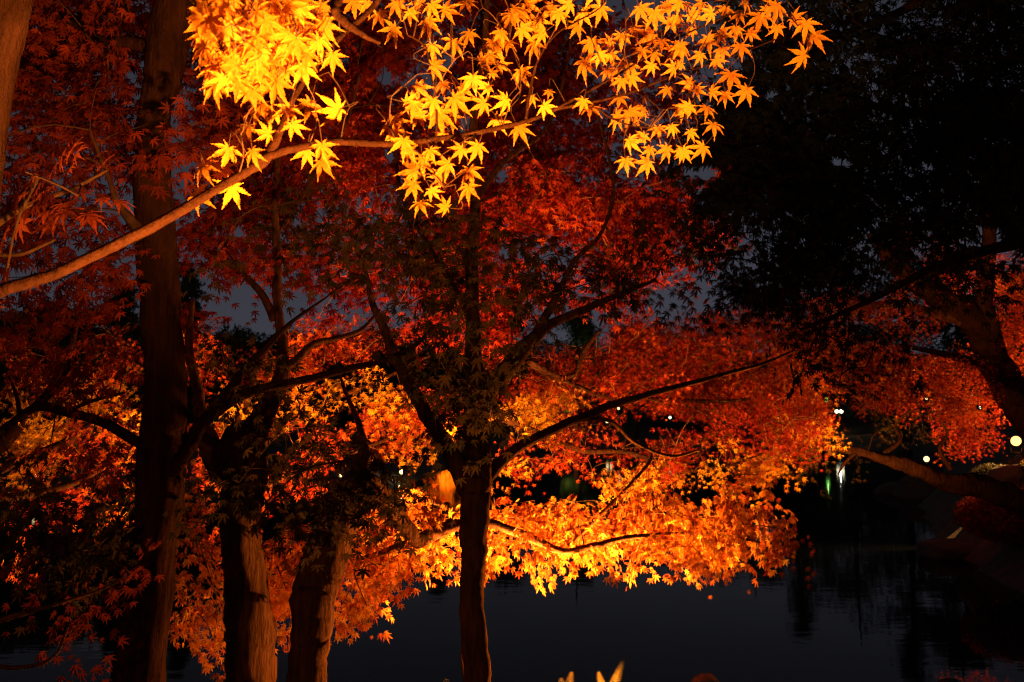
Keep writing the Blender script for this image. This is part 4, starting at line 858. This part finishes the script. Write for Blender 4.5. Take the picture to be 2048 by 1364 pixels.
r_ = np.random.default_rng(44); g = Geo()
n = 0
while n < 15000:
    x = r_.uniform(9.0, 13); y = r_.uniform(18, 23.8)
    if pond_dist(np.array([x]), np.array([y]))[0] < .5: continue
    z = gz(x, y); h = r_.uniform(.08, .3); a = r_.uniform(0, 6.28); w = .011
    dx, dy = math.cos(a), math.sin(a); l_ = r_.normal(0, .08, 2)
    g.add([(x - dx * w, y - dy * w, z - .01), (x + dx * w, y + dy * w, z - .01), (x + l_[0], y + l_[1], z + h)], [(0, 1, 2)]); n += 1
tag(g.build('grass', M['grass']), 'dry grass on the mound of the right bank', 'grass', kind='stuff')

# ================================================================== FAR SHORE
def far_tree(kind, px, top, d, wpx, label, m='far', group='trees on the far shore', seed=1, n=2600, low=None):
    r_ = np.random.default_rng(seed)
    c = P(px, top, d); z0 = gz(c[0], c[1]); H = c[2] - z0; Wd = wpx / F * d
    t = empty({'conifer': 'conifer_tree', 'pine': 'pine_tree'}.get(kind, 'broadleaf_tree'), (c[0], c[1], z0), label, 'tree', group)
    g = Geo()
    C = spline(np.array([[c[0], c[1], z0 - .3], [c[0] + .1 * Wd * r_.normal(0, .4), c[1], z0 + H * .5], [c[0], c[1], z0 + H * .97]]), 10)
    tube(g, C, np.linspace(H * .022, H * .004, 10), 8)
    for q in range(12):
        f = r_.uniform(.3, .85); a = r_.uniform(0, 6.28); s_ = C[int(f * 9)]
        e = s_ + np.array([math.cos(a), math.sin(a), .35]) * Wd * .38 * (1.1 - f)
        tube(g, np.array([s_, (s_ + e) / 2 + [0, 0, .1 * H * .2], e]), np.array([H * .008, H * .006, H * .002]), 5)
    g.build('trunk', M['darkbark'], t)
    if kind == 'conifer':
        nb = 70
        bf = np.linspace(.06, .97, nb) + r_.normal(0, .008, nb); ba = r_.uniform(0, 6.28, nb); bl = Wd / 2 * (1.02 - bf) ** .75 * r_.uniform(.65, 1.1, nb)
        k = r_.integers(0, nb, n); q = r_.uniform(.08, 1, n) ** .8
        pos = np.stack([c[0] + bl[k] * q * np.cos(ba[k]), c[1] + bl[k] * q * np.sin(ba[k]), z0 + bf[k] * H - bl[k] * q ** 1.5 * .35], 1) + r_.normal(0, .05 * Wd, (n, 3)) * [1, 1, .45]
    else:
        lobes = 22
        lz = r_.uniform(.2, .84, lobes); lz[0] = .84
        wr_ = np.sqrt(np.clip(1 - ((lz - .45) / .55) ** 2, .06, 1)) * .5 * Wd; la = r_.uniform(0, 6.28, lobes); lq = r_.uniform(.15, .85, lobes)
        lc = np.stack([np.cos(la) * wr_ * lq, np.sin(la) * wr_ * lq, lz * H], 1)
        lr = r_.uniform(.12, .24, lobes) * Wd
        k = r_.integers(0, lobes, n); v = norm(r_.normal(0, 1, (n, 3))) * r_.uniform(.2, 1.08, (n, 1)) ** .5
        pos = lc[k] + v * lr[k][:, None] * [1, 1, .62]
        pos[:, 2] = np.clip(pos[:, 2], .06 * H if low is None else low, H * 1.02)
        pos += [c[0], c[1], z0]
    tp = norm(r_.normal(0, 1, (n, 3)) + [0, 0, -.5])
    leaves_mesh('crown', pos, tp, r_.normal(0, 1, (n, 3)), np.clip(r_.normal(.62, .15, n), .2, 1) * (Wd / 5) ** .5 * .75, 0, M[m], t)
    return t
far = [('conifer', 376, 525, 60, 150, 'dark conifer silhouette just right of the tall left trunk'), ('broad', 470, 640, 55, 260, 'round dark tree behind the left orange leaves'), ('conifer', 250, 560, 58, 170, 'dark conifer mostly hidden behind the tall left trunk'),
       ('broad', 120, 600, 50, 300, 'dark round tree far behind the left edge foliage'), ('broad', 640, 650, 88, 220, 'dark tree on the far shore between the left trunks'), ('broad', 780, 640, 90, 220, 'dark far tree just left of the middle trunk'), ('conifer', 880, 610, 95, 130, 'far conifer directly left of the middle trunk'),
       ('broad', 1010, 600, 108, 200, 'dark far tree just right of the middle trunk'), ('broad', 1270, 625, 118, 190, 'dark rounded tree right of the green pine'), ('broad', 1400, 650, 132, 200, 'dark far tree behind the middle of the red canopy'), ('broad', 1500, 575, 130, 230, 'dark far tree behind the right part of the red canopy'),
       ('conifer', 1590, 500, 128, 170, 'tall far conifer behind the right red leaves'), ('broad', 1700, 480, 148, 260, 'large dark tree over the white globe lamps'), ('conifer', 1800, 420, 112, 190, 'tallest far conifer, behind the bending right trunk'), ('broad', 1890, 440, 80, 260, 'dark tree mass behind the bending right trunk'),
       ('broad', 2060, 510, 55, 260, 'dark tree at the right edge behind the bank'), ('broad', 30, 640, 42, 330, 'dark bushy tree past the lower left foliage'), ('broad', -120, 560, 45, 320, 'dark tree beyond the left edge'), ('broad', 560, 660, 70, 240, 'dark tree behind the forked trunk'), ('broad', 700, 690, 70, 200, 'low dark tree on the left far shore'),
       ('broad', 1640, 600, 140, 260, 'broad dark tree behind the tall far conifer at the right'), ('broad', 1340, 690, 140, 240, 'lowest dark tree on the far shore under the gap of sky')]
for q_ in range(16):
    far.append(('broad', 260 + q_ * 95 + 30 * math.sin(q_ * 2.3), 690 + 18 * math.sin(q_ * 1.7), (95 if q_ < 6 else 150) + 6 * math.cos(q_), 230, 'dim tree in the dark wood row along the far shore'))
for i, (k, px, top, d, w, lab) in enumerate(far):
    far_tree(k, px, top, d, w, lab, seed=200 + i, n=5000 if i < 22 else 2600)
far_tree('pine', 1150, 575, 111, 130, 'faintly lit green pine across the pond right of the middle trunk', 'pine', None, 301, 4200)
far_tree('broad', 880, 800, 73, 110, 'low yellow maple glowing on the far shore, mirrored in the pond', 'gold', None, 302, 3000, low=.3)
far_tree('broad', 740, 880, 44, 130, 'small reddish maple on the left far shore by the little lamps', 'flame', None, 303, 2000, low=.3)
def at_ground(px, d, h):
    c = P(px, 845, d); return np.array([c[0], c[1], gz(c[0], c[1]) + h])
floodlight(at_ground(878, 71.5, .35), at_ground(884, 73, 3), 5200, 'distant floodlight under the glowing yellow maple', cone=150, scale=1.5)
floodlight(at_ground(1130, 106, .35), at_ground(1150, 111, 6), 900, 'distant floodlight under the green pine', cone=120, color=(1, .8, .45), scale=1.5)

def lamp_post(px, py, d, r, label, globes=1, m='globewarm', watt=60, color=(1, .75, .4), group='small lamps across the pond'):
    c = P(px, py, d); z = gz(c[0], c[1]); h = max(c[2], z + .25)
    t = empty('garden_lamp', (c[0], c[1], z), label, 'lamp', group)
    g = Geo(); tube(g, np.array([[c[0], c[1], z - .3], [c[0], c[1], h - r * .8]]), np.array([.05, .04]), 8)
    if globes == 2:
        tube(g, np.array([[c[0] - r * 1.15, c[1], h - r * .9], [c[0] + r * 1.15, c[1], h - r * .9]]), np.array([.03, .03]), 6)
    tube(g, np.array([[c[0], c[1], z - .05], [c[0], c[1], z + .12]]), np.array([.1, .08]), 10)
    post_ = g.build('post', M['metal'], t)
    for k in range(globes):
        o_ = (k - (globes - 1) / 2) * 2.5 * r
        g = Geo(); k_ = np.linspace(0, math.pi, 10)
        tube(g, np.stack([np.full(10, c[0] + o_), np.full(10, c[1]), h - r * np.cos(k_)], 1), np.maximum(np.sin(k_) * r, .004), 14)
        g.build('globe', M[m], post_, True)
    if watt:
        ld = bpy.data.lights.new('lamp_light', 'POINT'); ld.energy = watt; ld.color = color; ld.shadow_soft_size = r * .3
        lo = bpy.data.objects.new('lamp_light', ld); COL.objects.link(lo); lo.parent = t
        lo.location = (0, 0, h - z + r * 1.6)
    return t
lamp_post(1678, 823, 132, .25, 'pair of white globe lamps on a post across the pond at the right', 2, 'globe', 60, (1, .95, .75))
lamp_post(803, 945, 41, .09, 'brightest little lamp low on the left far shore', 1, 'globewarm', 40)
lamp_post(799, 973, 37, .05, 'tiny lamp at the water edge below the brightest little lamp', 1, 'globewarm', 0)
lamp_post(680, 990, 36, .06, 'tiny lamp low on the left far shore, seen left of the leaning trunk', 1, 'globewarm', 0)
lamp_post(68, 1011, 33, .05, 'tiny lamp among dark leaves near the left edge', 1, 'globewarm', 0)
lamp_post(1237, 817, 118, .16, 'small round far lamp above the thin side branch, left of its twin', 1, 'globewarm', 0)
lamp_post(1272, 818, 119, .17, 'small far lamp seen just under the long dark branch', 1, 'globewarm', 0)
lamp_post(1340, 835, 120, .17, 'lone round far lamp in a black gap right of the long dark branch', 1, 'globe', 0)
lamp_post(1218, 843, 117, .18, 'yellowish far lamp lowest beside the fork of the thin side branch', 2, 'globewarm', 0)
lamp_post(1853, 797, 100, .12, 'small lamp glinting through red leaves left of the bending trunk', 1, 'globewarm', 0)
lamp_post(1960, 815, 90, .12, 'small lamp glinting through red leaves right beside the bending trunk', 1, 'globe', 0)
lamp_post(1853, 918, 60, .17, 'lone lamp above the leaning trunk, over the dark bank', 1, 'globewarm', 0)
lamp_post(1652, 800, 131, .3, 'green glowing lamp mirrored in the pond at the right', 1, 'globegreen', 10, (.3, 1, .2))
